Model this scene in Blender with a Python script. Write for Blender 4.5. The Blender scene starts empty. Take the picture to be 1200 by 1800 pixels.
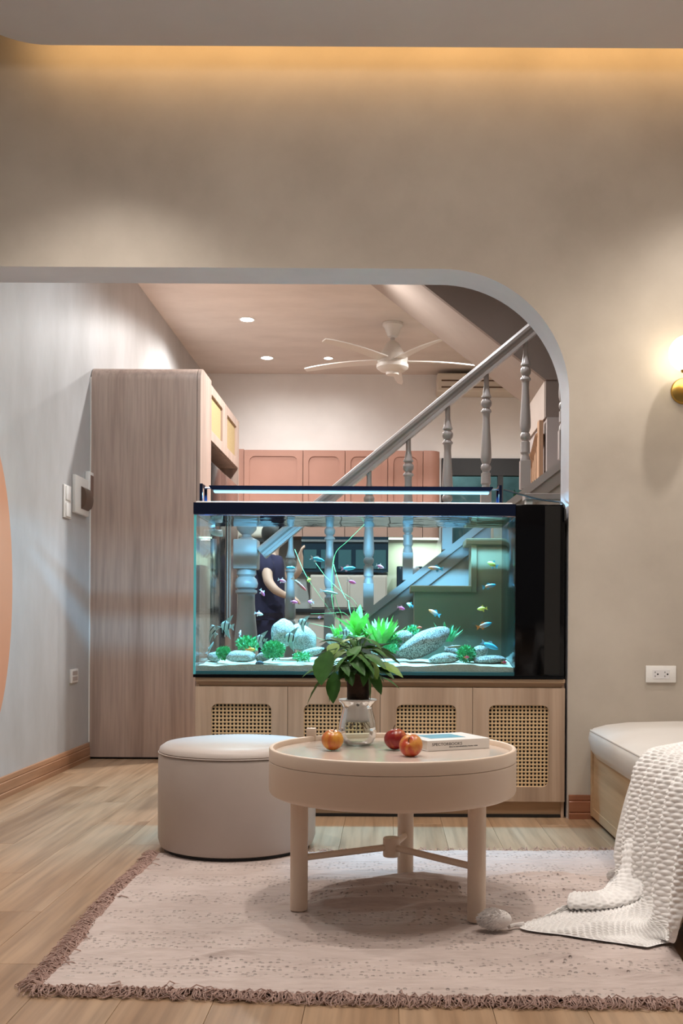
import bpy, bmesh, math, random
from mathutils import Vector, Matrix, noise
PI = math.pi
rnd = random.Random(7)
sc = bpy.context.scene
C = sc.collection

# ------------------------------------------------------------------ camera
F, VX, VY, ROLL, EYE = 1800.0, 680.0, 1095.0, 0.0055, 0.80      # pixels of the 1200x1800 frame
cam_d = bpy.data.cameras.new('camera')
cam = bpy.data.objects.new('camera', cam_d); C.objects.link(cam)
cam_d.sensor_fit = 'VERTICAL'; cam_d.sensor_height = 36; cam_d.sensor_width = 24; cam_d.lens = 36
cam_d.shift_x = -(VX - 600) / 1800; cam_d.shift_y = (VY - 900) / 1800
cam_d.clip_start = 0.02
cam.location = (0, 0, EYE)
cam.rotation_euler = (Matrix.Rotation(PI / 2, 4, 'X') @ Matrix.Rotation(ROLL, 4, 'Z')).to_euler()
sc.camera = cam

# ------------------------------------------------------------------ world, exposure
sc.view_settings.view_transform = 'Standard'
sc.view_settings.look = 'None'
sc.view_settings.gamma = 1.0
sc.view_settings.use_curve_mapping = False
sc.view_settings.exposure = 1.0
w = bpy.data.worlds.new('world'); sc.world = w; w.use_nodes = True
bg = w.node_tree.nodes['Background']
bg.inputs[0].default_value = (1.0, 0.93, 0.90, 1); bg.inputs[1].default_value = 0.07
sc.cycles.max_bounces = 8; sc.cycles.transparent_max_bounces = 24
sc.cycles.caustics_reflective = False; sc.cycles.caustics_refractive = False
sc.cycles.sample_clamp_indirect = 4.0

WARM = (1.0, 0.74, 0.50); NEUT = (1.0, 0.94, 0.88); COOL = (0.90, 0.95, 1.0)
def spot(name, loc, power, col, angle=95, blend=0.6, radius=0.05, aim=(0, 0, -1)):
    l = bpy.data.lights.new(name, 'SPOT'); l.energy = power; l.color = col
    l.spot_size = math.radians(angle); l.spot_blend = blend; l.shadow_soft_size = radius
    o = bpy.data.objects.new(name, l); C.objects.link(o); o.location = loc
    o.rotation_euler = Vector(aim).to_track_quat('-Z', 'Y').to_euler()
    return o
def area(name, loc, power, col, sx, sy, aim=(0, 0, -1)):
    l = bpy.data.lights.new(name, 'AREA'); l.energy = power; l.color = col
    l.shape = 'RECTANGLE'; l.size = sx; l.size_y = sy
    o = bpy.data.objects.new(name, l); C.objects.link(o); o.location = loc
    o.rotation_euler = Vector(aim).to_track_quat('-Z', 'Y').to_euler()
    return o
# recessed ceiling lamps of the living room (fixtures are built below)
FRONT_LAMPS = [(-1.12, 3.62, 40), (1.38, 3.60, 41), (0.05, 2.95, 46), (1.20, 2.7, 18), (-1.15, 2.7, 24)]
for x, y, p in FRONT_LAMPS:
    spot('ceiling_spot', (x, y, 3.035), p, NEUT, {3.62: 105, 3.60: 105, 2.95: 110}.get(y, 160), 1.0 if y == 2.95 else 0.75, 0.04)
# unseen ceiling lamp added to light the upper wall (body built below)
CEIL_FILL = (0.05, 2.2, 2.93)
lp = bpy.data.lights.new('ceiling_fill_glow', 'POINT'); lp.energy = 22; lp.color = (1.0, 0.94, 0.88); lp.shadow_soft_size = 0.22
lpo = bpy.data.objects.new('ceiling_fill_glow', lp); C.objects.link(lpo); lpo.location = (CEIL_FILL[0], CEIL_FILL[1], 2.85)
# cove strip
area('cove_light', (0.2, 4.02, 3.16), 3.0, (1.0, 0.60, 0.24), 3.3, 0.03, (0, 1, 0.25))
# rooms beyond the opening
BACK_LAMPS = [(-1.09, 7.88, 140), (-1.07, 9.02, 9), (-0.53, 9.02, 9), (-1.05, 5.35, 14), (0.1, 5.0, 32), (0.9, 7.7, 135), (-0.3, 6.5, 140)]  # last pair are unseen spots added to brighten the kitchen
for x, y, p in BACK_LAMPS:
    spot('downlight_or_fill', (x, y, 3.105), p, (1.0, 0.98, 0.96) if y > 6 else COOL, 165, 0.9, 0.05)
# lamp bar over the aquarium
area('aquarium_lamp_light', (-0.16, 4.44, 1.357), 42, (0.24, 0.66, 1.0), 1.22, 0.05)
# unseen light added outside to brighten the view through the kitchen window
gd = bpy.data.lights.new('garden_fill', 'POINT'); gd.energy = 30; gd.color = (0.85, 0.97, 1.0); gd.shadow_soft_size = 0.1
gdo = bpy.data.objects.new('garden_fill', gd); C.objects.link(gdo); gdo.location = (0.4, 10.4, 2.9)
# strip under the wall cabinets
area('under_cabinet_light', (0.27, 9.40, 1.555), 3.2, (0.90, 1.0, 0.70), 0.42, 0.05)

# ------------------------------------------------------------------ helpers
def P(px, py, y):
    """photo pixel at distance y -> world point"""
    dx, dy = px - VX, py - VY
    c, s = math.cos(ROLL), math.sin(ROLL)
    ux, uy = c * dx + s * dy, -s * dx + c * dy
    return Vector((ux / F * y, y, EYE - uy / F * y))
def PF(px, py, h=0.0):
    """photo pixel of a point at height h -> world point"""
    dx, dy = px - VX, py - VY
    c, s = math.cos(ROLL), math.sin(ROLL)
    ux, uy = c * dx + s * dy, -s * dx + c * dy
    y = (EYE - h) * F / uy
    return Vector((ux / F * y, y, h))

def node(nt, t, **kw):
    n = nt.nodes.new(t)
    for k, v in kw.items(): setattr(n, k, v)
    return n
def base_mat(name):
    m = bpy.data.materials.new(name); m.use_nodes = True
    return m, m.node_tree, m.node_tree.nodes['Principled BSDF']
def plain(name, col, rough=0.5, metal=0.0, spec=0.5, coat=0.0, sheen=0.0):
    m, nt, b = base_mat(name)
    b.inputs['Base Color'].default_value = (*col, 1); b.inputs['Roughness'].default_value = rough
    b.inputs['Metallic'].default_value = metal; b.inputs['Specular IOR Level'].default_value = spec
    b.inputs['Coat Weight'].default_value = coat; b.inputs['Sheen Weight'].default_value = sheen
    return m
def noisy(name, c1, c2, scale=4.0, rough=0.6, bump=0.0, bscale=None, detail=6, stretch=(1, 1, 1), spec=0.4, pos='world', bdist=0.01, ramp=(0.3, 0.7), sheen=0.0):
    m, nt, b = base_mat(name)
    b.inputs['Roughness'].default_value = rough; b.inputs['Specular IOR Level'].default_value = spec
    b.inputs['Sheen Weight'].default_value = sheen
    if pos == 'world':
        g = node(nt, 'ShaderNodeNewGeometry'); src = g.outputs['Position']
    else:
        g = node(nt, 'ShaderNodeTexCoord'); src = g.outputs['Object']
    oi = node(nt, 'ShaderNodeObjectInfo')
    mp = node(nt, 'ShaderNodeMapping'); mp.inputs['Scale'].default_value = stretch
    ad = node(nt, 'ShaderNodeVectorMath', operation='ADD')
    ml = node(nt, 'ShaderNodeMath', operation='MULTIPLY'); ml.inputs[1].default_value = 13.7
    nt.links.new(oi.outputs['Random'], ml.inputs[0])
    nt.links.new(src, mp.inputs['Vector'])
    nt.links.new(mp.outputs[0], ad.inputs[0]); nt.links.new(ml.outputs[0], ad.inputs[1])
    n = node(nt, 'ShaderNodeTexNoise'); n.inputs['Scale'].default_value = scale; n.inputs['Detail'].default_value = detail
    n.inputs['Roughness'].default_value = 0.6
    nt.links.new(ad.outputs[0], n.inputs['Vector'])
    r = node(nt, 'ShaderNodeValToRGB')
    r.color_ramp.elements[0].position = ramp[0]; r.color_ramp.elements[1].position = ramp[1]
    r.color_ramp.elements[0].color = (*c1, 1); r.color_ramp.elements[1].color = (*c2, 1)
    nt.links.new(n.outputs['Fac'], r.inputs[0]); nt.links.new(r.outputs[0], b.inputs['Base Color'])
    if bump:
        n2 = node(nt, 'ShaderNodeTexNoise'); n2.inputs['Scale'].default_value = bscale or scale * 4; n2.inputs['Detail'].default_value = 4
        nt.links.new(ad.outputs[0], n2.inputs['Vector'])
        bp = node(nt, 'ShaderNodeBump'); bp.inputs['Strength'].default_value = bump; bp.inputs['Distance'].default_value = bdist
        nt.links.new(n2.outputs['Fac'], bp.inputs['Height']); nt.links.new(bp.outputs[0], b.inputs['Normal'])
    return m
def wood(name, c1, c2, c3, axis='Z', rough=0.45, fine=60.0, streak=9.0, spec=0.4, grain=0.18):
    """wood grain running along axis"""
    st = {'X': (0.045, 1, 1), 'Y': (1, 0.045, 1), 'Z': (1, 1, 0.045)}[axis]
    m, nt, b = base_mat(name)
    b.inputs['Roughness'].default_value = rough; b.inputs['Specular IOR Level'].default_value = spec
    g = node(nt, 'ShaderNodeNewGeometry'); oi = node(nt, 'ShaderNodeObjectInfo')
    mp = node(nt, 'ShaderNodeMapping'); mp.inputs['Scale'].default_value = st
    ml = node(nt, 'ShaderNodeMath', operation='MULTIPLY'); ml.inputs[1].default_value = 23.0
    ad = node(nt, 'ShaderNodeVectorMath', operation='ADD')
    nt.links.new(oi.outputs['Random'], ml.inputs[0]); nt.links.new(g.outputs['Position'], mp.inputs['Vector'])
    nt.links.new(mp.outputs[0], ad.inputs[0]); nt.links.new(ml.outputs[0], ad.inputs[1])
    n = node(nt, 'ShaderNodeTexNoise'); n.inputs['Scale'].default_value = streak; n.inputs['Detail'].default_value = 5
    n.inputs['Roughness'].default_value = 0.55; n.inputs['Distortion'].default_value = 0.6
    nt.links.new(ad.outputs[0], n.inputs['Vector'])
    r = node(nt, 'ShaderNodeValToRGB'); e = r.color_ramp.elements
    e[0].position = 0.30; e[0].color = (*c1, 1); e[1].position = 0.72; e[1].color = (*c3, 1)
    k = e.new(0.5); k.color = (*c2, 1)
    nt.links.new(n.outputs['Fac'], r.inputs[0])
    n2 = node(nt, 'ShaderNodeTexNoise'); n2.inputs['Scale'].default_value = fine; n2.inputs['Detail'].default_value = 3
    nt.links.new(ad.outputs[0], n2.inputs['Vector'])
    mx = node(nt, 'ShaderNodeMix', data_type='RGBA', blend_type='MULTIPLY'); mx.inputs['Factor'].default_value = 1.0
    r2 = node(nt, 'ShaderNodeMapRange'); r2.inputs['From Min'].default_value = 0.3; r2.inputs['From Max'].default_value = 0.6
    r2.inputs['To Min'].default_value = 1 - grain; r2.inputs['To Max'].default_value = 1.0
    nt.links.new(n2.outputs['Fac'], r2.inputs['Value'])
    nt.links.new(r.outputs[0], mx.inputs['A']); nt.links.new(r2.outputs[0], mx.inputs['B'])
    nt.links.new(mx.outputs['Result'], b.inputs['Base Color'])
    return m
def glass(name, tint, refl=1.0, rough=0.0):
    m = bpy.data.materials.new(name); m.use_nodes = True; nt = m.node_tree
    nt.nodes.remove(nt.nodes['Principled BSDF'])
    t = node(nt, 'ShaderNodeBsdfTransparent'); t.inputs[0].default_value = (*tint, 1)
    g = node(nt, 'ShaderNodeBsdfGlossy'); g.inputs['Roughness'].default_value = rough
    fr = node(nt, 'ShaderNodeFresnel'); fr.inputs[0].default_value = 1.45
    mm = node(nt, 'ShaderNodeMath', operation='MULTIPLY'); mm.inputs[1].default_value = refl
    mx = node(nt, 'ShaderNodeMixShader')
    nt.links.new(fr.outputs[0], mm.inputs[0]); nt.links.new(mm.outputs[0], mx.inputs[0])
    nt.links.new(t.outputs[0], mx.inputs[1]); nt.links.new(g.outputs[0], mx.inputs[2])
    nt.links.new(mx.outputs[0], nt.nodes['Material Output'].inputs[0])
    return m
def emit(name, col, s):
    m, nt, b = base_mat(name)
    b.inputs['Base Color'].default_value = (*col, 1)
    b.inputs['Emission Color'].default_value = (*col, 1); b.inputs['Emission Strength'].default_value = s
    return m

def box(bm, x0, x1, y0, y1, z0, z1, bev=0.0, seg=2):
    vs = [bm.verts.new((x, y, z)) for x in (x0, x1) for y in (y0, y1) for z in (z0, z1)]
    fs = [(0, 1, 3, 2), (4, 6, 7, 5), (0, 4, 5, 1), (2, 3, 7, 6), (0, 2, 6, 4), (1, 5, 7, 3)]
    faces = [bm.faces.new([vs[i] for i in f]) for f in fs]
    if bev:
        es = list({e for f in faces for e in f.edges})
        bmesh.ops.bevel(bm, geom=es, offset=bev, segments=seg, profile=0.5, affect='EDGES')
def lathe(bm, prof, n=32, c=(0, 0, 0), caps=True):
    rings = []
    for r, z in prof:
        if r < 1e-6:
            rings.append([bm.verts.new((c[0], c[1], c[2] + z))])
        else:
            rings.append([bm.verts.new((c[0] + r * math.cos(2 * PI * i / n), c[1] + r * math.sin(2 * PI * i / n), c[2] + z)) for i in range(n)])
    for a, b in zip(rings, rings[1:]):
        for i in range(n):
            j = (i + 1) % n
            if len(a) == 1 and len(b) == 1: continue
            if len(a) == 1: bm.faces.new((a[0], b[j], b[i]))
            elif len(b) == 1: bm.faces.new((a[i], a[j], b[0]))
            else: bm.faces.new((a[i], a[j], b[j], b[i]))
    if caps:
        if len(rings[0]) > 1: bm.faces.new(list(reversed(rings[0])))
        if len(rings[-1]) > 1: bm.faces.new(rings[-1])
def tube(bm, pts, r, n=8, caps=True, flat=None):
    """r a number or a list; flat = (sx, sz) squashes the section"""
    pts = [Vector(p) for p in pts]; rs = r if isinstance(r, (list, tuple)) else [r] * len(pts)
    rings = []
    up = Vector((0, 0, 1))
    for i, p in enumerate(pts):
        d = (pts[min(i + 1, len(pts) - 1)] - pts[max(i - 1, 0)]).normalized()
        ref = up if abs(d.dot(up)) < 0.95 else Vector((0, 1, 0))
        s = d.cross(ref).normalized(); t = s.cross(d).normalized()
        fx, fz = flat or (1, 1)
        rings.append([bm.verts.new(p + rs[i] * (fx * math.cos(2 * PI * k / n) * s + fz * math.sin(2 * PI * k / n) * t)) for k in range(n)])
    for a, b in zip(rings, rings[1:]):
        for k in range(n):
            j = (k + 1) % n
            bm.faces.new((a[k], a[j], b[j], b[k]))
    if caps:
        bm.faces.new(list(reversed(rings[0]))); bm.faces.new(rings[-1])
def prism(bm, poly, y0, y1):
    """poly: list of (x, z); extruded along y"""
    a = [bm.verts.new((x, y0, z)) for x, z in poly]; b = [bm.verts.new((x, y1, z)) for x, z in poly]
    bm.faces.new(a); bm.faces.new(list(reversed(b)))
    n = len(poly)
    for i in range(n):
        j = (i + 1) % n
        bm.faces.new((a[j], a[i], b[i], b[j]))
def slab(bm, poly, z0, z1):
    """poly: list of (x, y); extruded along z"""
    a = [bm.verts.new((x, y, z0)) for x, y in poly]; b = [bm.verts.new((x, y, z1)) for x, y in poly]
    bm.faces.new(list(reversed(a))); bm.faces.new(b)
    n = len(poly)
    for i in range(n):
        j = (i + 1) % n
        bm.faces.new((a[i], a[j], b[j], b[i]))
def NB(): return bmesh.new()
OFF = {}          # things whose parts are given in world coordinates: the parts are stored relative to the thing's base
def obj(name, bm, mat, parent=None, smooth=True, auto=35, kind=None, label=None):
    off = OFF.get(parent.name) if parent else None
    if off is not None: bmesh.ops.translate(bm, verts=bm.verts, vec=-off)
    bmesh.ops.recalc_face_normals(bm, faces=bm.faces)
    me = bpy.data.meshes.new(name); bm.to_mesh(me); bm.free()
    me.materials.append(mat)
    if smooth:
        me.polygons.foreach_set('use_smooth', [True] * len(me.polygons))
        me.set_sharp_from_angle(angle=math.radians(auto))
    o = bpy.data.objects.new(name, me); C.objects.link(o)
    if parent: o.parent = parent; o.matrix_parent_inverse = Matrix.Identity(4)
    if kind: o['kind'] = kind
    if label: o['label'] = label
    if off is not None: OFF[o.name] = off
    return o
def thing(name, label, cat, loc=(0, 0, 0), rz=0.0, group=None, world=False):
    o = bpy.data.objects.new(name, None); C.objects.link(o); o.empty_display_size = 0.05
    o.location = loc; o.rotation_euler = (0, 0, rz); o['label'] = label; o['category'] = cat
    if group: o['group'] = group
    if world: OFF[o.name] = Vector(loc)
    return o
def tag(o, label, cat, group=None):
    o['label'] = label; o['category'] = cat
    if group: o['group'] = group
    return o
def struct(name, bm, mat, **k):
    o = obj(name, bm, mat, **k); o['kind'] = 'structure'; return o
def bxo(name, x0, x1, y0, y1, z0, z1, mat, parent=None, bev=0.0, seg=2, **k):
    bm = NB(); box(bm, x0, x1, y0, y1, z0, z1, bev, seg); return obj(name, bm, mat, parent, **k)
def rr_ray(ang, cx, cy, hw, hh, r):
    """distance from the centre to a rounded rectangle along a direction"""
    dx, dy = math.cos(ang), math.sin(ang); lo, hi = 0.0, hw + hh
    for _ in range(40):
        t = (lo + hi) / 2
        qx, qy = abs(dx * t) - hw + r, abs(dy * t) - hh + r
        d = math.hypot(max(qx, 0), max(qy, 0)) + min(max(qx, qy), 0) - r
        if d < 0: lo = t
        else: hi = t
    return lo
def holed_panel(bm, W, H, hx, hz, hw, hh, hr, t, outer_r=0.0005):
    """panel in the XZ plane, x 0..W, z 0..H, thickness y 0..t, rounded hole centred (hx,hz)"""
    angs = [2 * PI * i / 96 for i in range(96)]
    for sx, sz in ((0, 0), (W, 0), (W, H), (0, H)): angs.append(math.atan2(sz - hz, sx - hx) % (2 * PI))
    angs = sorted(set(angs)); fi, fo, bi, bo = [], [], [], []
    for a in angs:
        dx, dz = math.cos(a), math.sin(a)
        ti = rr_ray(a, 0, 0, hw, hh, hr)
        to = 1e9
        if dx > 1e-9: to = min(to, (W - hx) / dx)
        if dx < -1e-9: to = min(to, -hx / dx)
        if dz > 1e-9: to = min(to, (H - hz) / dz)
        if dz < -1e-9: to = min(to, -hz / dz)
        fi.append(bm.verts.new((hx + dx * ti, 0, hz + dz * ti))); bi.append(bm.verts.new((hx + dx * ti, t, hz + dz * ti)))
        fo.append(bm.verts.new((hx + dx * to, 0, hz + dz * to))); bo.append(bm.verts.new((hx + dx * to, t, hz + dz * to)))
    n = len(angs)
    for i in range(n):
        j = (i + 1) % n
        bm.faces.new((fi[i], fi[j], fo[j], fo[i])); bm.faces.new((bi[j], bi[i], bo[i], bo[j]))
        bm.faces.new((fi[j], fi[i], bi[i], bi[j])); bm.faces.new((fo[i], fo[j], bo[j], bo[i]))
def rrect(cx, cy, hw, hh, r, n=8):
    pts = []
    for sx, sy, a0 in ((1, 1, 0), (-1, 1, PI / 2), (-1, -1, PI), (1, -1, 1.5 * PI)):
        for k in range(n + 1):
            a = a0 + PI / 2 * k / n
            pts.append((cx + sx * (hw - r) + r * math.cos(a), cy + sy * (hh - r) + r * math.sin(a)))
    return pts
def cr(pts, n):
    """Catmull-Rom samples through pts"""
    pts = [Vector(p) for p in pts]; out = []
    for i in range(len(pts) - 1):
        p0, p1, p2, p3 = pts[max(i - 1, 0)], pts[i], pts[i + 1], pts[min(i + 2, len(pts) - 1)]
        for k in range(n):
            t = k / n
            out.append(0.5 * ((2 * p1) + (p2 - p0) * t + (2 * p0 - 5 * p1 + 4 * p2 - p3) * t * t + (3 * p1 - p0 - 3 * p2 + p3) * t ** 3))
    out.append(pts[-1]); return out

# ------------------------------------------------------------------ materials
M = {}
M['plaster'] = noisy('plaster_taupe', (0.42, 0.365, 0.305), (0.52, 0.46, 0.39), 2.2, 0.75, 0.10, 9, detail=8, ramp=(0.32, 0.68))
M['plaster_left'] = noisy('plaster_pale', (0.39, 0.385, 0.38), (0.53, 0.53, 0.535), 2.6, 0.45, 0.10, 7, detail=8, stretch=(1, 1.0, 0.45), ramp=(0.3, 0.7))
M['plaster_ceil'] = noisy('plaster_ceiling', (0.60, 0.53, 0.475), (0.70, 0.625, 0.565), 2.0, 0.55, 0.25, 5, detail=6, stretch=(1, 2.2, 1))
M['plaster_white'] = noisy('plaster_white', (0.76, 0.74, 0.715), (0.83, 0.81, 0.785), 2.5, 0.6, 0.06, 9)
M['ceil_drop'] = noisy('ceiling_drop_paint', (0.52, 0.46, 0.44), (0.57, 0.51, 0.485), 2.0, 0.8, 0.05, 9)
M['floor'] = wood('floor_oak', (0.25, 0.145, 0.078), (0.39, 0.25, 0.150), (0.47, 0.325, 0.21), 'Y', 0.32, 55, 7.0, 0.45, 0.28)
M['skirt'] = wood('skirting_wood', (0.22, 0.10, 0.05), (0.33, 0.165, 0.085), (0.42, 0.23, 0.13), 'Y', 0.4, 70, 12)
M['skirt_x'] = wood('skirting_red_wood', (0.20, 0.075, 0.035), (0.29, 0.115, 0.06), (0.36, 0.16, 0.085), 'X', 0.4, 70, 12)
M['oak'] = wood('cabinet_oak', (0.36, 0.245, 0.17), (0.47, 0.335, 0.24), (0.54, 0.40, 0.30), 'Z', 0.5, 60, 11, 0.35, 0.16)
M['oak_x'] = wood('cabinet_oak_edge', (0.40, 0.26, 0.16), (0.48, 0.325, 0.205), (0.54, 0.385, 0.26), 'X', 0.5, 60, 11, 0.35, 0.12)
M['oak_tall'] = wood('tall_panel_oak', (0.40, 0.29, 0.24), (0.50, 0.375, 0.315), (0.56, 0.43, 0.365), 'Z', 0.42, 55, 8, 0.4, 0.22)
M['bench_wood'] = wood('bench_wood', (0.36, 0.225, 0.12), (0.46, 0.30, 0.17), (0.52, 0.36, 0.22), 'Y', 0.45, 60, 10, 0.35, 0.12)
M['cane'] = plain('cane_straw', (0.62, 0.43, 0.24), 0.6)
M['cane_flat'] = noisy('cane_fine', (0.38, 0.27, 0.13), (0.50, 0.38, 0.20), 160, 0.7, 0.2, 200, detail=2)
M['dark'] = plain('dark_void', (0.010, 0.008, 0.007), 0.8)
M['black'] = plain('black_gloss', (0.002, 0.002, 0.0025), 0.10, spec=0.18)
M['black_navy'] = plain('black_navy_frame', (0.003, 0.006, 0.020), 0.3, spec=0.2)
M['black_matt'] = plain('black_matt', (0.008, 0.008, 0.008), 0.5)
M['grey_panel'] = plain('charcoal_panel', (0.014, 0.013, 0.012), 0.4, spec=0.2)
M['white'] = plain('white_plastic', (0.80, 0.78, 0.75), 0.35)
M['white_fan'] = plain('white_fan', (0.72, 0.68, 0.63), 0.4)
M['brown_glass'] = plain('brown_cover', (0.10, 0.055, 0.035), 0.2)
M['steel'] = plain('steel', (0.6, 0.62, 0.64), 0.25, 1.0)
M['brass'] = plain('brass', (0.55, 0.34, 0.09), 0.28, 1.0)
M['salmon'] = noisy('salmon_paint', (0.33, 0.168, 0.122), (0.365, 0.187, 0.138), 3, 0.5)
M['salmon_panel'] = plain('salmon_panel', (0.60, 0.29, 0.17), 0.6)
M['table'] = noisy('table_lacquer', (0.68, 0.545, 0.435), (0.71, 0.57, 0.455), 3, 0.38, spec=0.4)
M['table_top'] = plain('table_top_gloss', (0.62, 0.52, 0.44), 0.22, spec=0.6, coat=0.6)
M['table_top'].node_tree.nodes['Principled BSDF'].inputs['Coat Roughness'].default_value = 0.16
M['leather'] = noisy('cream_leather', (0.44, 0.375, 0.335), (0.48, 0.41, 0.365), 4, 0.42, 0.06, 220, spec=0.4, bdist=0.002)
M['bench_leather'] = noisy('bench_leather', (0.60, 0.56, 0.52), (0.64, 0.60, 0.56), 4, 0.40, 0.06, 220, spec=0.4, bdist=0.002)
M['stair_paint'] = plain('stair_paint', (0.40, 0.345, 0.325), 0.32)
M['stair_wall'] = noisy('stair_wall_paint', (0.52, 0.46, 0.42), (0.56, 0.50, 0.455), 3, 0.6)
M['sage'] = plain('sage_panel', (0.46, 0.37, 0.21), 0.5)
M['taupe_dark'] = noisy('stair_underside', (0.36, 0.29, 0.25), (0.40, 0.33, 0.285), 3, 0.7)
M['taupe_shaded'] = noisy('stair_side_shaded', (0.20, 0.155, 0.13), (0.23, 0.18, 0.155), 3, 0.7)  # darker taupe for shaded stair faces; the shade is put into the colour
M['brown_wood'] = wood('brown_wood', (0.30, 0.16, 0.09), (0.40, 0.235, 0.14), (0.48, 0.30, 0.19), 'Z', 0.45)
M['tank_glass'] = glass('tank_glass', (0.985, 0.998, 0.997), 0.35)
M['water'] = glass('tank_water', (0.83, 0.945, 0.985), 0.10)
M['water_top'] = glass('water_surface', (1, 1, 1), 1.0)
M['pane'] = glass('window_pane', (0.80, 0.92, 0.92), 1.0)
M['vase_glass'] = glass('vase_glass', (0.95, 0.98, 0.975), 1.5)
M['glass_edge'] = plain('glass_edge', (0.10, 0.50, 0.55), 0.15)
M['teal_edge'] = plain('teal_base', (0.03, 0.16, 0.19), 0.3)
M['lamp_blue'] = emit('aquarium_led', (0.40, 0.82, 1.0), 0.75)
M['lamp_white'] = emit('downlight_disc', (1.0, 0.96, 0.92), 8.0)
M['globe'] = emit('globe_glow', (1.0, 0.88, 0.66), 4.0)
M['cove'] = emit('cove_led', (1.0, 0.62, 0.25), 1.5)
M['cab_led'] = emit('cabinet_led', (0.93, 1.0, 0.72), 3.0)
M['sand'] = noisy('sand', (0.50, 0.45, 0.33), (0.64, 0.58, 0.45), 140, 0.9, 0.5, 260, detail=3)
M['navy_glass'] = plain('navy_glass', (0.010, 0.022, 0.034), 0.12)
M['teal_glass'] = plain('teal_glass', (0.035, 0.085, 0.095), 0.2)
M['tile'] = noisy('backsplash', (0.50, 0.46, 0.42), (0.55, 0.505, 0.46), 5, 0.35)
M['stone_black'] = plain('worktop_black', (0.02, 0.02, 0.022), 0.2)
M['beige_cab'] = noisy('beige_cabinet', (0.40, 0.32, 0.27), (0.44, 0.36, 0.305), 3, 0.5)
M['hood'] = plain('hood_cream', (0.62, 0.55, 0.46), 0.35)
M['fridge'] = plain('fridge_black', (0.012, 0.012, 0.014), 0.15)
M['fridge_side'] = plain('fridge_bronze_reflection', (0.28, 0.17, 0.14), 0.22, 0.6)

# ------------------------------------------------------------------ the setting
LW, RW = -1.73, 1.95            # side walls
WF, WT = 4.21, 0.20             # wall with the opening
BW = 9.6                        # kitchen back wall
CK = 3.13                       # ceiling beyond the opening
SOF, JX, AR = 2.257, 0.744, 0.525
bm = NB(); box(bm, -2.0, 2.1, -0.6, BW + 0.1, -0.12, -0.008)
floor = struct('floor', bm, M['floor'])
# planks where the photograph shows them
pw, pl = 0.195, 1.28
bm = NB(); box(bm, 0, pw - 0.0009, 0, pl - 0.0009, -0.0085, 0.0, 0.0006, 1)
plank0 = obj('plank', bm, M['floor'], floor); pme = plank0.data; first = True
col = 0; x = LW + 0.004
while x < 0.95:
    y = 1.55 - (col * 0.43) % pl
    while y < 6.2:
        if y + pl > 1.6:
            o = plank0 if first else plank0.copy()
            if not first: C.objects.link(o)
            first = False; o.location = (x, y, 0)
        y += pl
    x += pw; col += 1

# wall with the rounded opening
poly = [(LW, 3.5), (LW, SOF), (JX - AR, SOF)]
for k in range(1, 25):
    a = PI / 2 - PI / 2 * k / 24
    poly.append((JX - AR + AR * math.cos(a), SOF - AR + AR * math.sin(a)))
poly += [(JX, 0), (RW, 0), (RW, 3.5)]
bm = NB(); prism(bm, poly, WF, WF + WT); wf = struct('wall_front', bm, M['plaster'], auto=20)
M['reveal'] = noisy('reveal_plaster', (0.64, 0.615, 0.635), (0.72, 0.70, 0.72), 3, 0.55, 0.08, 9)
wf.data.materials.append(M['reveal'])
for pf in wf.data.polygons:
    if abs(pf.normal.y) < .5 and LW + .05 < pf.center.x < JX + .01 and pf.center.z < SOF + .01: pf.material_index = 1
bm = NB(); lathe(bm, [(0, -.10), (.16, -.095), (.20, -.06), (.20, 0)], 40, (CEIL_FILL[0], CEIL_FILL[1], 3.049), caps=False)  # body of the added, unseen ceiling lamp
M['lamp_soft'] = emit('ceiling_fill_glass', (1.0, .92, .84), 2.0)
struct('ceiling_fill_lamp', bm, M['lamp_soft'])
bm = NB(); box(bm, LW - 0.15, LW, -0.6, BW, 0, 3.5); struct('wall_left', bm, M['plaster_left'])
bm = NB(); box(bm, RW, RW + 0.15, -0.6, BW, 0, 3.5); struct('wall_right', bm, M['plaster'])
# kitchen back wall with a window hole
wx0, wx1 = P(776, 806, BW).x, P(935, 806, BW).x
wz0, wz1 = 1.15, P(800, 806, BW).z
bm = NB()
for a in ((LW, wx0, 0, CK), (wx1, RW, 0, CK), (wx0, wx1, 0, wz0), (wx0, wx1, wz1, CK)): box(bm, a[0], a[1], BW, BW + 0.12, a[2], a[3])
struct('wall_back', bm, M['plaster_white'])
bm = NB(); box(bm, LW, RW, WF + WT, BW, CK, CK + 0.1); struct('ceiling', bm, M['plaster_ceil'])
bm = NB(); box(bm, LW, RW, -0.6, WF, 3.40, 3.5); struct('ceiling', bm, M['plaster'])
# dropped ceiling with a rounded corner
dx, dy, dr = -1.57, 4.00, 0.24
pts = [(RW, -0.6), (RW, dy)]
for k in range(13):
    a = PI / 2 + PI / 2 * k / 12
    pts.append((dx + dr + dr * math.cos(a), dy - dr + dr * math.sin(a)))
pts.append((dx, -0.6))
bm = NB(); slab(bm, pts, 3.05, 3.12); struct('ceiling', bm, M['ceil_drop'], auto=25)
o = bxo('cove_led_strip', -1.3, 1.85, 4.001, 4.007, 3.125, 3.137, M['cove']); o['kind'] = 'structure'
o.name = 'trim_1'
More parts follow.
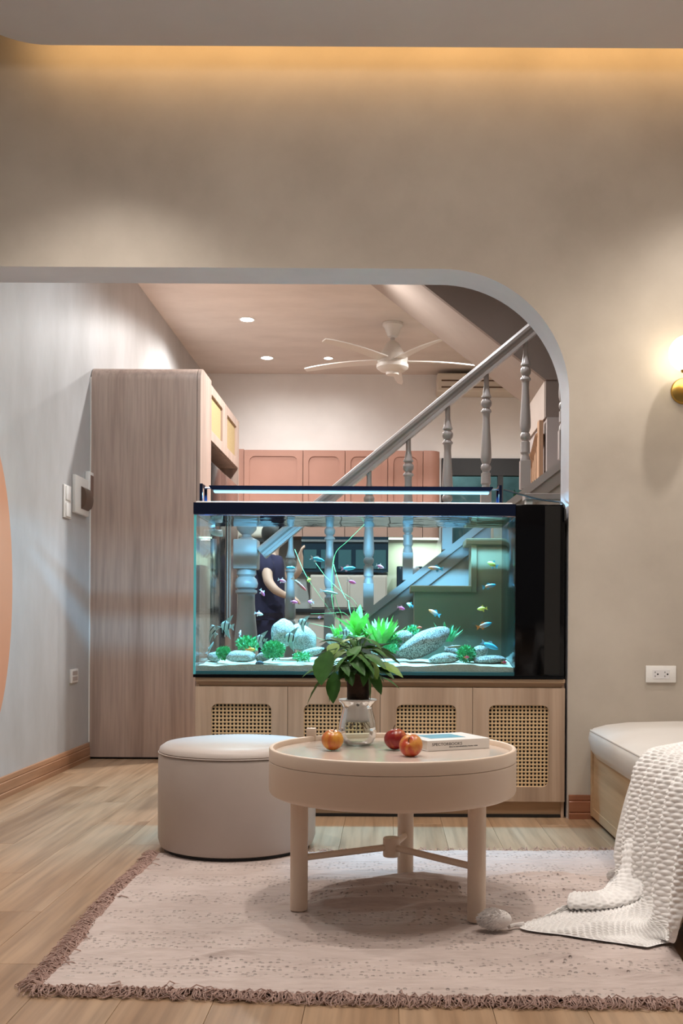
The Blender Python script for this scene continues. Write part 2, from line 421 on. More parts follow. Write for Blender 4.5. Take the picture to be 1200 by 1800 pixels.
# skirting boards
def skirt(name, x0, x1, y0, y1, axis, mat):
    prof = [(0, 0), (0.016, 0), (0.016, 0.022), (0.012, 0.026), (0.015, 0.031), (0.015, 0.070), (0.011, 0.074), (0.013, 0.079), (0.010, 0.096), (0, 0.098)]
    bm = NB()
    if axis == 'Y':
        a = [bm.verts.new((x0 + p, y0, z)) for p, z in prof]; b = [bm.verts.new((x0 + p, y1, z)) for p, z in prof]
    else:
        a = [bm.verts.new((x0, y0 - p, z)) for p, z in prof]; b = [bm.verts.new((x1, y0 - p, z)) for p, z in prof]
    for i in range(len(prof) - 1): bm.faces.new((a[i], a[i + 1], b[i + 1], b[i]))
    bm.faces.new(a); bm.faces.new(b)
    return struct(name, bm, mat, auto=20)
skirt('baseboard_left', LW, 0, 0.5, 5.93, 'Y', M['skirt'])
skirt('baseboard_front', JX + 0.006, 1.9, WF, 0, 'X', M['skirt_x'])

# recessed lamps
def downlight(x, y, z, label, group, r=0.06):
    t = thing('downlight', label, 'ceiling light', (x, y, z), group=group)
    bm = NB(); lathe(bm, [(r * 0.82, -0.002), (r, -0.004), (r * 1.04, -0.001), (r * 1.04, 0.004), (r * 0.82, 0.004)], 28, caps=False); obj('trim_ring', bm, M['white'], t)
    bm = NB(); lathe(bm, [(0, -0.0015), (r * 0.84, -0.0015), (r * 0.84, 0.001)], 28, caps=False); obj('light_disc', bm, M['lamp_white'], t)
names = ['bright round downlight in kitchen ceiling, nearest to the tall wooden cabinet',
         'bright round downlight in far kitchen ceiling, left of the other far one',
         'small warm round downlight in far kitchen ceiling, left of the fan']
for i, (x, y, p) in enumerate(BACK_LAMPS):
    if i < 3: downlight(x, y, CK - 0.001, names[i], 'kitchen downlights', (0.062, 0.060, 0.045)[i])

# window in the back wall, garden behind
bm = NB()
fw = 0.05
for a in ((wx0, wx1, wz1 - 0.16, wz1), (wx0, wx1, wz0, wz0 + fw), (wx0, wx0 + fw, wz0 + fw, wz1 - 0.16), (wx1 - fw, wx1, wz0 + fw, wz1 - 0.16)):
    box(bm, a[0], a[1], BW - 0.02, BW + 0.06, a[2], a[3])
win = struct('window_1', bm, M['black_matt'])
bxo('window_mullion', wx0 + (wx1 - wx0) * 0.62, wx0 + (wx1 - wx0) * 0.62 + 0.05, BW - 0.015, BW + 0.055, wz0 + fw, wz1 - 0.16, M['black_matt'], win)
bxo('pane', wx0 + fw, wx1 - fw, BW + 0.02, BW + 0.026, wz0 + fw, wz1 - 0.16, M['pane'], win)
M['garden'] = noisy('garden_wall', (0.04, 0.07, 0.07), (0.13, 0.19, 0.19), 3.0, 0.8)
o = bxo('garden_wall', -0.5, 3.0, 11.3, 11.4, -0.1, 3.4, M['garden']); tag(o, 'teal-grey garden wall seen through the kitchen window', 'wall')
M['shrub'] = noisy('shrub_leaf', (0.02, 0.10, 0.03), (0.06, 0.26, 0.08), 8, 0.5)
def leaf_cloud(bm, c, r, n, size, rn, squash=(1, 1, 1), up=0.3):
    for _ in range(n):
        d = Vector((rn.gauss(0, 1), rn.gauss(0, 1), rn.gauss(0, 1))).normalized() * (rn.random() ** 0.4)
        p = Vector(c) + Vector((d.x * r * squash[0], d.y * r * squash[1], d.z * r * squash[2]))
        ax = (d + Vector((rn.gauss(0, .5), rn.gauss(0, .5), rn.gauss(0, .5) + up))).normalized()
        sd = ax.cross(Vector((rn.gauss(0, 1), rn.gauss(0, 1), rn.gauss(0, 1)))).normalized(); nn = ax.cross(sd)
        s = size * rn.uniform(0.6, 1.3)
        a = bm.verts.new(p); b = bm.verts.new(p + ax * s * .5 + sd * s * .28 + nn * s * .08); c2 = bm.verts.new(p + ax * s); d2 = bm.verts.new(p + ax * s * .5 - sd * s * .28 + nn * s * .08)
        bm.faces.new((a, b, c2)); bm.faces.new((a, c2, d2))
t = thing('shrub', 'dark green shrub outside the kitchen window', 'shrub', (1.28, 10.2, 0))
bm = NB(); leaf_cloud(bm, (0, 0, 1.35), 0.6, 900, 0.10, rnd, (0.7, 0.5, 1.2)); obj('foliage', bm, M['shrub'], t, smooth=False, kind='stuff')
bm = NB(); tube(bm, [(0, 0, 0), (0.03, 0, 0.6), (0, 0.02, 1.3)], [0.03, 0.025, 0.015], 7); obj('stem', bm, M['brown_wood'], t)

# ------------------------------------------------------------------ aquarium cabinet
cx0, cx1, cy0, cy1 = P(342, 1300, 4.2).x, P(993, 1300, 4.2).x, 4.205, 4.72
t = thing('aquarium_cabinet', 'long oak cabinet with four cane-panelled doors carrying the aquarium', 'cabinet', ((cx0 + cx1) / 2, 4.46, 0), world=True)
bm = NB(); box(bm, cx0, cx1, cy0 + 0.028, cy1, 0.068, 0.536); obj('carcass', bm, M['dark'], t)
bxo('side_panel', cx0, cx0 + 0.012, cy0 + 0.02, cy1, 0.0, 0.545, M['oak'], t)
bxo('side_panel', cx1 - 0.012, cx1, cy0 + 0.02, cy1, 0.0, 0.545, M['oak'], t)
bxo('top_board', cx0, cx1, cy0 + 0.004, cy1 + 0.005, 0.556, 0.572, M['oak_x'], t, 0.0015, 1)
bxo('recess_rail', cx0, cx1, cy0 + 0.024, cy1, 0.536, 0.556, M['oak_x'], t)
bxo('toe_kick', cx0, cx1, cy0 + 0.03, cy1 - 0.02, 0.012, 0.064, M['oak_x'], t)
bxo('plinth_shadow_strip', cx0, cx1, cy0 + 0.024, cy1 - 0.02, 0.0, 0.012, M['black_matt'], t)
DW = (cx1 - cx0) / 4; DH = 0.466; gap = 0.002
hw, hh = 0.1235, 0.168
def cane_mesh(W, H, nx, nz, hole):
    bm = NB(); vd = {}
    def gv(i, j):
        if (i, j) not in vd: vd[(i, j)] = bm.verts.new((i * W / (2 * nx), 0, j * H / (2 * nz)))
        return vd[(i, j)]
    for i in range(nx):
        for j in range(nz):
            cxx, czz = (i + .5) * W / nx, (j + .5) * H / nz
            ring = [(2 * i + 2, 2 * j + 1), (2 * i + 2, 2 * j + 2), (2 * i + 1, 2 * j + 2), (2 * i, 2 * j + 2), (2 * i, 2 * j + 1), (2 * i, 2 * j), (2 * i + 1, 2 * j), (2 * i + 2, 2 * j)]
            inn = [bm.verts.new((cxx + hole * math.cos(k * PI / 4), 0.0015, czz + hole * math.sin(k * PI / 4))) for k in range(8)]
            for k in range(8):
                l = (k + 1) % 8
                bm.faces.new((gv(*ring[k]), gv(*ring[l]), inn[l], inn[k]))
    return bm
cane_me = None
for d in range(4):
    x0 = cx0 + d * DW + gap / 2
    bm = NB(); holed_panel(bm, DW - gap, DH, (DW - gap) / 2, DH - 0.070 - hh, hw, hh, 0.026, 0.018)
    bmesh.ops.translate(bm, verts=bm.verts, vec=(x0, cy0, 0.069))
    dr_ = obj('door', bm, M['oak'], t, auto=30)
    loc = Vector((x0 + (DW - gap) / 2 - hw, cy0 + 0.010, 0.069 + DH - 0.070 - 2 * hh)) - OFF[t.name]
    if cane_me is None:
        bm = cane_mesh(2 * hw, 2 * hh, 16, 22, 0.0050); o = obj('cane_panel', bm, M['cane'], None, smooth=False); cane_me = o.data; o.parent = dr_
    else:
        o = bpy.data.objects.new('cane_panel', cane_me); C.objects.link(o); o.parent = dr_
    o.location = loc

# ------------------------------------------------------------------ aquarium
tx0, tx1 = P(340, 1040, 4.2).x, P(992, 1040, 4.2).x
txc = P(905, 1040, 4.2).x
ty0, ty1, tz0, tz1 = 4.20, 4.70, 0.573, 1.290
g = 0.010
t = thing('aquarium', 'large clear glass aquarium with black rim and black filter column on oak cabinet', 'aquarium', ((tx0 + tx1) / 2, 4.45, tz0), world=True)
bxo('base_plate', tx0, tx1, ty0, ty1, tz0, tz0 + 0.012, M['black'], t)
bxo('front_glass', tx0 + g, txc, ty0 + 0.0015, ty0 + g, tz0 + 0.0125, tz1 - 0.049, M['tank_glass'], t)
bxo('back_glass', tx0 + g, txc, ty1 - g, ty1 - 0.001, tz0 + 0.0125, tz1 - 0.049, M['tank_glass'], t)
bxo('left_glass', tx0 + 0.001, tx0 + g - 0.001, ty0 + g, ty1 - g, tz0 + 0.0125, tz1 - 0.049, M['tank_glass'], t)
bxo('glass_edge_strip', tx0, tx0 + g - 0.0005, ty0 + 0.001, ty0 + g - 0.001, tz0 + 0.0125, tz1 - 0.049, M['glass_edge'], t)
bxo('bottom_seal', tx0 + g, txc, ty0 + g + 0.001, ty0 + g + 0.012, tz0 + 0.0125, tz0 + 0.026, M['teal_edge'], t)
colb = bxo('filter_column', txc, tx1, ty0, ty1, tz0 + 0.0122, tz1, M['black'], t, 0.004, 2)
bxo('charcoal_strip', P(957, 1000, 4.2).x, P(984, 1000, 4.2).x, ty0 - 0.0012, ty0 + 0.002, tz0 + 0.02, tz1 - 0.006, M['grey_panel'], colb)
bm = NB()
fz0, fz1 = tz1 - 0.048, tz1
box(bm, tx0 - 0.002, txc, ty0 - 0.002, ty0 + 0.014, fz0, fz1); obj('rim_front', bm, M['black_navy'], t)
bm = NB(); box(bm, tx0 - 0.002, txc, ty1 - 0.014, ty1, fz0 + .030, fz1); obj('rim_back', bm, M['black_navy'], t)
bm = NB(); box(bm, tx0 - 0.002, tx0 + 0.012, ty0 + 0.014, ty1 - 0.014, fz0, fz1); obj('rim_side', bm, M['black_navy'], t)
bxo('water', tx0 + g + 0.001, txc - 0.001, ty0 + g + 0.001, ty1 - g - 0.001, tz0 + 0.03, tz1 - 0.055, M['water'], t)
bm = NB(); nw = 60; rw_ = []
for i in range(nw + 1):
    xx = tx0 + g + .002 + (txc - .002 - tx0 - g - .002) * i / nw
    rw_.append([bm.verts.new((xx, ty0 + g + .002 + (ty1 - ty0 - 2 * g - .004) * j / 20, tz1 - .052 + .0012 * noise.noise(Vector((xx * 14, j * .9, 0))))) for j in range(21)])
for i in range(nw):
    for j in range(20): bm.faces.new((rw_[i][j], rw_[i + 1][j], rw_[i + 1][j + 1], rw_[i][j + 1]))
obj('water_surface', bm, M['water_top'], t, auto=180)
# sand bed, uneven top
bm = NB(); nx, ny = 90, 24; grid = []
sx0, sx1, sy0, sy1 = tx0 + g + 0.002, txc - 0.002, ty0 + g + 0.0125, ty1 - g - 0.002
def sand_h(x, y): return 0.0 + 0.625 + 0.010 * noise.noise(Vector((x * 5, y * 4, 0.3))) + 0.004 * noise.noise(Vector((x * 22, y * 12, 2.0))) + 0.03 * (y - sy0)
for i in range(nx + 1):
    row = []
    for j in range(ny + 1):
        x, y = sx0 + (sx1 - sx0) * i / nx, sy0 + (sy1 - sy0) * j / ny
        row.append(bm.verts.new((x, y, sand_h(x, y))))
    grid.append(row)
for i in range(nx):
    for j in range(ny): bm.faces.new((grid[i][j], grid[i + 1][j], grid[i + 1][j + 1], grid[i][j + 1]))
bot = [bm.verts.new((grid[i][0].co.x, sy0, tz0 + 0.027)) for i in range(nx + 1)]
for i in range(nx): bm.faces.new((bot[i], bot[i + 1], grid[i + 1][0], grid[i][0]))
botb = [bm.verts.new((grid[i][ny].co.x, sy1, tz0 + 0.027)) for i in range(nx + 1)]
for i in range(nx): bm.faces.new((botb[i + 1], botb[i], grid[i][ny], grid[i + 1][ny]))
obj('sand_bed', bm, M['sand'], t)
# return pipe
a = P(369, 880, 4.62); bm = NB()
tube(bm, cr([(a.x, 4.66, 1.305), (a.x, 4.66, 1.25), (a.x + 0.006, 4.66, 1.215), (a.x + 0.03, 4.66, 1.205), (a.x + 0.05, 4.66, 1.205)], 5), 0.016, 10)
obj('water_pipe', bm, M['white'], t)
bxo('lid_edge', a.x - .004, txc + .0, 4.30, 4.32, tz1 + .0055, tz1 + .0175, M['white'], t, 0.003, 2)

# lamp bar
lx0, lx1 = P(361, 860, 4.3).x, P(870, 860, 4.3).x
t = thing('aquarium_lamp', 'slim dark LED bar on brackets lying across the aquarium top', 'lamp', (0, 4.44, tz1), world=True)
bm = NB(); prism(bm, [(0, 0)] * 0 + [(lx0, 1.385), (lx0, 1.379), (lx0 + 0.012, 1.367), (lx1 - 0.012, 1.367), (lx1, 1.379), (lx1, 1.385)], 4.385, 4.495); obj('housing', bm, M['black_navy'], t, smooth=False)
bxo('led_diffuser', lx0 + 0.014, lx1 - 0.014, 4.418, 4.458, 1.3610, 1.3670, M['lamp_blue'], t)
for xb, s in ((P(347, 870, 4.3).x, 1), (P(883, 870, 4.3).x, -1)):
    bm = NB(); box(bm, xb - 0.006, xb + 0.006, 4.38, 4.392, tz1, 1.392); box(bm, xb - 0.006, xb + 0.006, 4.488, 4.50, tz1, 1.392); box(bm, xb - 0.006, xb + 0.006, 4.392, 4.488, 1.382, 1.392)
    br = obj('bracket', bm, M['black_navy'], t)
    bm = NB(); tube(bm, [(xb, 4.44, 1.381), ((lx0 + 0.01) if s > 0 else (lx1 - 0.01), 4.44, 1.381)], 0.004, 6); obj('rod', bm, M['steel'], br)
pts = [P(885, 861, 4.40), P(915, 869, 4.38), P(945, 877, 4.33), P(972, 881, 4.28), P(985, 883, 4.235)]
pts = [Vector(p) for p in pts] + [P(992, 892, 4.195), P(993, 915, 4.19)]
bm = NB(); tube(bm, cr(pts, 6), 0.0042, 7); obj('power_cable', bm, M['black_matt'], t)

# ------------------------------------------------------------------ inside the aquarium
def granite(name, a, b, c):
    m, nt, bs = base_mat(name); bs.inputs['Roughness'].default_value = 0.85
    tc = node(nt, 'ShaderNodeTexCoord')
    n = node(nt, 'ShaderNodeTexNoise'); n.inputs['Scale'].default_value = 230; n.inputs['Detail'].default_value = 5
    n2 = node(nt, 'ShaderNodeTexNoise'); n2.inputs['Scale'].default_value = 14; n2.inputs['Detail'].default_value = 4
    nt.links.new(tc.outputs['Object'], n.inputs['Vector']); nt.links.new(tc.outputs['Object'], n2.inputs['Vector'])
    r = node(nt, 'ShaderNodeValToRGB'); e = r.color_ramp.elements
    e[0].position = 0.40; e[0].color = (*a, 1); e[1].position = 0.58; e[1].color = (*b, 1)
    nt.links.new(n.outputs['Fac'], r.inputs[0])
    r2 = node(nt, 'ShaderNodeMapRange'); r2.inputs['From Min'].default_value = 0.35; r2.inputs['From Max'].default_value = 0.65
    nt.links.new(n2.outputs['Fac'], r2.inputs['Value'])
    mx = node(nt, 'ShaderNodeMix', data_type='RGBA'); mx.inputs['B'].default_value = (*c, 1)
    m2 = node(nt, 'ShaderNodeMath', operation='MULTIPLY'); m2.inputs[1].default_value = 0.45
    nt.links.new(r2.outputs[0], m2.inputs[0]); nt.links.new(m2.outputs[0], mx.inputs['Factor'])
    nt.links.new(r.outputs[0], mx.inputs['A']); nt.links.new(mx.outputs['Result'], bs.inputs['Base Color'])
    bp = node(nt, 'ShaderNodeBump'); bp.inputs['Strength'].default_value = 0.4; bp.inputs['Distance'].default_value = 0.004
    nt.links.new(n.outputs['Fac'], bp.inputs['Height']); nt.links.new(bp.outputs[0], bs.inputs['Normal'])
    return m
M['granite'] = granite('granite', (0.035, 0.032, 0.028), (0.52, 0.48, 0.41), (0.26, 0.20, 0.14))
M['pale_stone'] = granite('pale_stone', (0.16, 0.155, 0.13), (0.55, 0.53, 0.46), (0.38, 0.36, 0.30))
M['dark_stone'] = granite('dark_stone', (0.03, 0.03, 0.03), (0.10, 0.10, 0.10), (0.06, 0.06, 0.06))
def rock(label, px, py, y, w, h, tilt=0.0, mat='granite', dep=None, seed=1, group='stones in the aquarium'):
    """w, h full size in photo pixels; centre at (px, py)"""
    c = P(px, py, y); k = y / F
    bm = NB(); bmesh.ops.create_icosphere(bm, subdivisions=4, radius=1.0)
    a, b, d = w * k / 2, h * k / 2, (dep or (w + h) / 2 * 0.8) * k / 2
    for v in bm.verts:
        n_ = 1 + 0.13 * noise.noise(v.co * 1.3 + Vector((seed * 3.1, 0, 0))) + 0.04 * noise.noise(v.co * 4 + Vector((0, seed * 2.3, 0)))
        q = v.co * n_
        x, z = q.x * a, q.z * b
        v.co = Vector((x * math.cos(tilt) - z * math.sin(tilt), q.y * d, x * math.sin(tilt) + z * math.cos(tilt)))
    o = obj('stone', bm, M[mat], auto=180); o.location = c
    return tag(o, label, 'stone', group)
rock('large rounded pale boulder left of the houseplant, upper one of two leaning together', 499, 1113, 4.46, 44, 50, 0.2, 'pale_stone', seed=1)
rock('pale boulder leaning against the right side of the large rounded boulder', 530, 1122, 4.50, 56, 46, -0.5, 'pale_stone', seed=2)
rock('flat smooth pale stone beside the small orange fish', 424, 1154, 4.36, 54, 22, 0.0, 'pale_stone', seed=3)
rock('small white stone at the far left end of the sand bed', 377, 1155, 4.44, 26, 18, 0.1, 'pale_stone', seed=4)
rock('small speckled stone between flat smooth stone and mossy bush', 462, 1155, 4.37, 26, 17, 0.2, 'granite', seed=5)
rock('thin slanting grey stone under the two leaning boulders', 548, 1146, 4.42, 46, 14, 0.25, 'granite', seed=6)
rock('white speckled stone half hidden behind the houseplant leaves', 617, 1135, 4.44, 30, 26, 0.3, 'granite', seed=7)
rock('small pale stone above the thin slanting stone, left of the broad-leaved water plant', 583, 1124, 4.52, 26, 18, -0.5, 'pale_stone', seed=8)
rock('white pebble right of the houseplant, behind its leaf tips', 662, 1143, 4.40, 22, 16, 0, 'pale_stone', seed=9)
rock('big slanting granite boulder right of the houseplant', 744, 1131, 4.42, 100, 40, 0.46, 'granite', 44, seed=10)
rock('rounded granite stone behind the big slanting boulder', 709, 1121, 4.54, 34, 24, 0.35, 'granite', seed=11)
rock('flat granite stone at the foot of the big slanting boulder', 780, 1158, 4.36, 54, 20, 0.08, 'granite', seed=12)
rock('small pale stone behind the mossy clump right of the big slanting boulder', 794, 1146, 4.46, 26, 18, -0.4, 'granite', seed=13)
rock('pointed granite stone right of the mossy clump with the red fish', 842, 1146, 4.46, 30, 22, 0.25, 'granite', seed=14)
rock('low granite stone at the right end of the sand bed', 860, 1160, 4.34, 58, 16, 0.05, 'granite', seed=15)
rock('black pebble on the sand against the front glass', 456, 1166, 4.245, 14, 9, 0, 'dark_stone', seed=16)

def green(name, a, b): return noisy(name, a, b, 30, 0.45, pos='object', spec=0.4)
M['moss'] = green('moss_green', (0.05, 0.30, 0.09), (0.14, 0.55, 0.20))
M['bright'] = green('bright_green', (0.16, 0.50, 0.08), (0.32, 0.72, 0.18))
M['grass'] = plain('grass_green', (0.22, 0.42, 0.14), 0.5)
def moss(label, px, py, y, w, h, n=420, size=6, mat='moss'):
    c = P(px, py, y); k = y / F
    bm = NB(); leaf_cloud(bm, (0, 0, 0), 0.92, int(n * 1.9), size * .72 / w * 2, rnd, (1, 0.8, h / w), 0.4)
    bmesh.ops.scale(bm, vec=(w * k / 2,) * 3, verts=bm.verts)
    o = obj('moss_clump', bm, M[mat], smooth=False); o.location = c; o['kind'] = 'stuff'
    return tag(o, label, 'water plant')
moss('round green moss clump at the left end of the aquarium', 393, 1148, 4.37, 26, 22)
moss('loose green clump behind the flat smooth stone', 436, 1132, 4.52, 40, 26, 260, 9)
moss('dense green mossy bush in front of the large rounded boulder', 481, 1143, 4.33, 42, 34, 800)
moss('low dark green moss under the thin slanting stone', 530, 1154, 4.33, 34, 16, 240)
moss('small green moss tuft beside the tuft of upright bright leaves', 690, 1128, 4.44, 30, 26, 260)
moss('green moss patch just below the moss tuft right of the houseplant', 686, 1141, 4.36, 26, 16, 200)
moss('small green tuft behind the slanting boulder', 726, 1110, 4.56, 24, 20, 200)
moss('mossy green clump holding a red fish, right of the slanting boulder', 819, 1150, 4.34, 34, 30, 640)

def blade(bm, p, d, L, W, bend, nseg=5, fold=0.0, up=Vector((0, 0, 1))):
    """a tapering leaf from p along d, sagging by bend"""
    d = d.normalized(); s = d.cross(up)
    if s.length < 1e-3: s = Vector((1, 0, 0))
    s.normalize(); prev = None; pos = Vector(p); dirv = d.copy()
    for i in range(nseg + 1):
        t_ = i / nseg
        wv = W * (math.sin(PI * min(1, t_ * 0.93 + 0.07)) ** 0.75) * 0.5
        nn = s.cross(dirv).normalized()
        cur = [bm.verts.new(pos - s * wv + nn * fold * wv), bm.verts.new(pos), bm.verts.new(pos + s * wv + nn * fold * wv)]
        if prev:
            bm.faces.new((prev[0], prev[1], cur[1], cur[0])); bm.faces.new((prev[1], prev[2], cur[2], cur[1]))
        prev = cur
        dirv = (dirv + Vector((0, 0, -bend / nseg))).normalized()
        pos = pos + dirv * (L / nseg)
k = 4.45 / F
# broad-leaved plant: each leaf a part
b0 = P(627, 1122, 4.46)
t = thing('broad_leaved_water_plant', 'broad-leaved bright green water plant standing above the houseplant', 'water plant', b0)
for ang, el, L, W, be in ((-2.6, 0.9, 60, 16, 0.5), (-1.9, 1.3, 52, 20, .3), (-0.9, 1.1, 56, 18, .6), (-0.2, .8, 48, 13, .8), (2.5, .6, 50, 14, .7), (3.0, .45, 46, 14, .8), (1.2, 1.35, 62, 16, .2), (-1.3, .55, 30, 20, .9), (.4, 1.25, 50, 14, .4), (-2.9, 1.2, 40, 16, .6)):
    bm = NB(); blade(bm, (0, 0, 0), Vector((math.cos(ang) * math.cos(el), math.sin(ang) * math.cos(el), math.sin(el))), L * k, W * k * 1.15, be, 7, 0.25)
    obj('leaf', bm, M['bright'], t, auto=180)
def tuft(label, px, py, y, h, spread, n, W, mat='bright'):
    c = P(px, py, y); kk = y / F; bm = NB()
    for i in range(n):
        a = rnd.uniform(0, 2 * PI); e = rnd.uniform(0.75, 1.45)
        blade(bm, (math.cos(a) * spread * kk * rnd.random(), math.sin(a) * spread * kk * .6 * rnd.random(), 0), Vector((math.cos(a) * math.cos(e), math.sin(a) * math.cos(e), math.sin(e))), h * kk * rnd.uniform(.5, 1.05), W * kk, rnd.uniform(.1, .5), 4, 0.2)
    o = obj('leafy_tuft', bm, M[mat], auto=180); o.location = c; o['kind'] = 'stuff'
    return tag(o, label, 'water plant')
tuft('thick tuft of upright bright green leaves right of the broad-leaved water plant', 668, 1131, 4.44, 54, 22, 60, 8)
tuft('feathery green tuft growing behind the top of the slanting boulder', 786, 1128, 4.52, 38, 10, 40, 5, 'moss')
tuft('pale green leaves under the broad-leaved plant, left of the houseplant crown', 600, 1122, 4.52, 30, 16, 22, 7)
# long grass: each strand a part
t = thing('ribbon_grass', 'long thin ribbon grass curving up from the broad-leaved plant to the surface', 'water plant', P(620, 1120, 4.5), world=True)
for s_ in ([(640, 922), (612, 950), (589, 974), (583, 1021), (586, 1070), (605, 1110)],
           [(555, 990), (573, 1014), (600, 1040), (626, 1062), (632, 1110)],
           [(518, 966), (532, 1000), (545, 1024), (573, 1064), (606, 1112)],
           [(586, 992), (594, 1020), (606, 1050), (622, 1070), (628, 1112)],
           [(546, 1079), (580, 1078), (606, 1078), (622, 1100)],
           [(543, 1095), (565, 1100), (590, 1106), (612, 1118)],
           [(584, 1030), (592, 1060), (604, 1090), (615, 1118)],
           [(612, 1055), (615, 1075), (622, 1100)],
           [(529, 1107), (548, 1117), (566, 1124), (590, 1130)]):
    bm = NB(); ps = cr([P(x, y, 4.5 + 0.02 * math.sin(i + s_[0][0])) for i, (x, y) in enumerate(s_)], 6)
    n_ = len(ps); tube(bm, ps, [0.0010 + 0.0018 * math.sin(PI * min(1, .1 + i / n_)) for i in range(n_)], 5, flat=(1, 0.35)); obj('strand', bm, M['grass'], t, auto=180)

# fish
FM = {}
def fish_mat(c1, c2):
    key = (c1, c2)
    if key not in FM:
        m, nt, b = base_mat('fish_skin'); b.inputs['Roughness'].default_value = 0.3
        tc = node(nt, 'ShaderNodeTexCoord'); sp = node(nt, 'ShaderNodeSeparateXYZ'); nt.links.new(tc.outputs['Object'], sp.inputs[0])
        mr = node(nt, 'ShaderNodeMapRange'); mr.inputs['From Min'].default_value = -0.35; mr.inputs['From Max'].default_value = 0.3
        nt.links.new(sp.outputs['X'], mr.inputs['Value'])
        mx = node(nt, 'ShaderNodeMix', data_type='RGBA'); mx.inputs['A'].default_value = (*c1, 1); mx.inputs['B'].default_value = (*c2, 1)
        nt.links.new(mr.outputs[0], mx.inputs['Factor']); nt.links.new(mx.outputs['Result'], b.inputs['Base Color'])
        FM[key] = m
    return FM[key]
def fin(bm, pts, th=0.012):
    a = [bm.verts.new((x, th, z)) for x, z in pts]; b = [bm.verts.new((x, -th, z)) for x, z in pts]
    bm.faces.new(a); bm.faces.new(list(reversed(b)))
    for i in range(len(pts)):
        j = (i + 1) % len(pts); bm.faces.new((a[j], a[i], b[i], b[j]))
def body(prof, n=10, thick=0.5):
    """prof: (x, zc, half height)"""
    bm = NB(); rings = []
    for x, zc, h in prof:
        rings.append([bm.verts.new((x, math.cos(2 * PI * i / n) * h * thick, zc + math.sin(2 * PI * i / n) * h)) for i in range(n)])
    for a, b in zip(rings, rings[1:]):
        for i in range(n): bm.faces.new((a[i], a[(i + 1) % n], b[(i + 1) % n], b[i]))
    bm.faces.new(rings[0]); bm.faces.new(list(reversed(rings[-1])))
    return bm
FISH = {'tetra': dict(prof=[(0.5, 0, .02), (0.42, 0, .09), (0.28, 0, .17), (0.1, 0, .22), (-0.1, 0, .20), (-0.26, 0, .11), (-0.34, 0, .06)], thick=.45,
                      fins=[('tail_fin', [(-.30, .04), (-.58, .20), (-.50, 0), (-.58, -.20), (-.30, -.04)]), ('dorsal_fin', [(.10, .19), (-.06, .40), (-.14, .36), (-.10, .18)]), ('anal_fin', [(.0, -.19), (-.14, -.36), (-.22, -.30), (-.18, -.14)])]),
        'slim': dict(prof=[(0.5, 0, .015), (0.4, 0, .05), (0.2, 0, .08), (-0.1, 0, .075), (-0.32, 0, .035)], thick=.8,
                     fins=[('tail_fin', [(-.30, .03), (-.54, .12), (-.48, 0), (-.54, -.12), (-.30, -.03)]), ('dorsal_fin', [(.05, .07), (-.04, .15), (-.12, .07)])]),
        'long': dict(prof=[(0.5, 0, .02), (0.42, 0, .07), (0.25, 0, .13), (0.02, 0, .155), (-0.18, 0, .12), (-0.34, 0, .06)], thick=.6,
                     fins=[('tail_fin', [(-.30, .05), (-.56, .17), (-.48, 0), (-.56, -.17), (-.30, -.05)]), ('dorsal_fin', [(.12, .13), (-.02, .25), (-.16, .22), (-.18, .10)]), ('anal_fin', [(-.02, -.14), (-.14, -.24), (-.24, -.20), (-.22, -.09)])]),
        'angel': dict(prof=[(0.38, -.02, .02), (0.32, -.01, .10), (0.2, 0, .22), (0.04, 0, .31), (-0.12, 0, .28), (-0.24, 0, .14), (-0.30, 0, .07)], thick=.22,
                      fins=[('tail_fin', [(-.26, .06), (-.52, .22), (-.46, 0), (-.52, -.20), (-.26, -.06)]), ('dorsal_fin', [(.12, .27), (-.12, .52), (-.36, .72), (-.26, .40), (-.20, .16)]), ('anal_fin', [(.10, -.27), (-.10, -.54), (-.40, -.74), (-.26, -.40), (-.20, -.16)]), ('pelvic_fin', [(.22, -.20), (.15, -.46), (.18, -.24)])])}
PROTO = {}
def angel_mat():
    m, nt, b = base_mat('angelfish_skin'); b.inputs['Roughness'].default_value = 0.3
    tc = node(nt, 'ShaderNodeTexCoord'); sp = node(nt, 'ShaderNodeSeparateXYZ'); nt.links.new(tc.outputs['Object'], sp.inputs[0])
    ml = node(nt, 'ShaderNodeMath', operation='MULTIPLY'); ml.inputs[1].default_value = 24.0
    sn = node(nt, 'ShaderNodeMath', operation='SINE'); nt.links.new(sp.outputs['X'], ml.inputs[0]); nt.links.new(ml.outputs[0], sn.inputs[0])
    r = node(nt, 'ShaderNodeValToRGB'); e = r.color_ramp.elements; e[0].position = 0.55; e[1].position = 0.75
    e[0].color = (0.50, 0.58, 0.50, 1); e[1].color = (0.012, 0.014, 0.016, 1)
    nt.links.new(sn.outputs[0], r.inputs[0]); nt.links.new(r.outputs[0], b.inputs['Base Color'])
    return m
M['angel'] = angel_mat()
M['angel_fin'] = plain('angel_fin', (0.34, 0.44, 0.40), 0.4)
M['eye'] = plain('fish_eye', (0.005, 0.005, 0.005), 0.1)
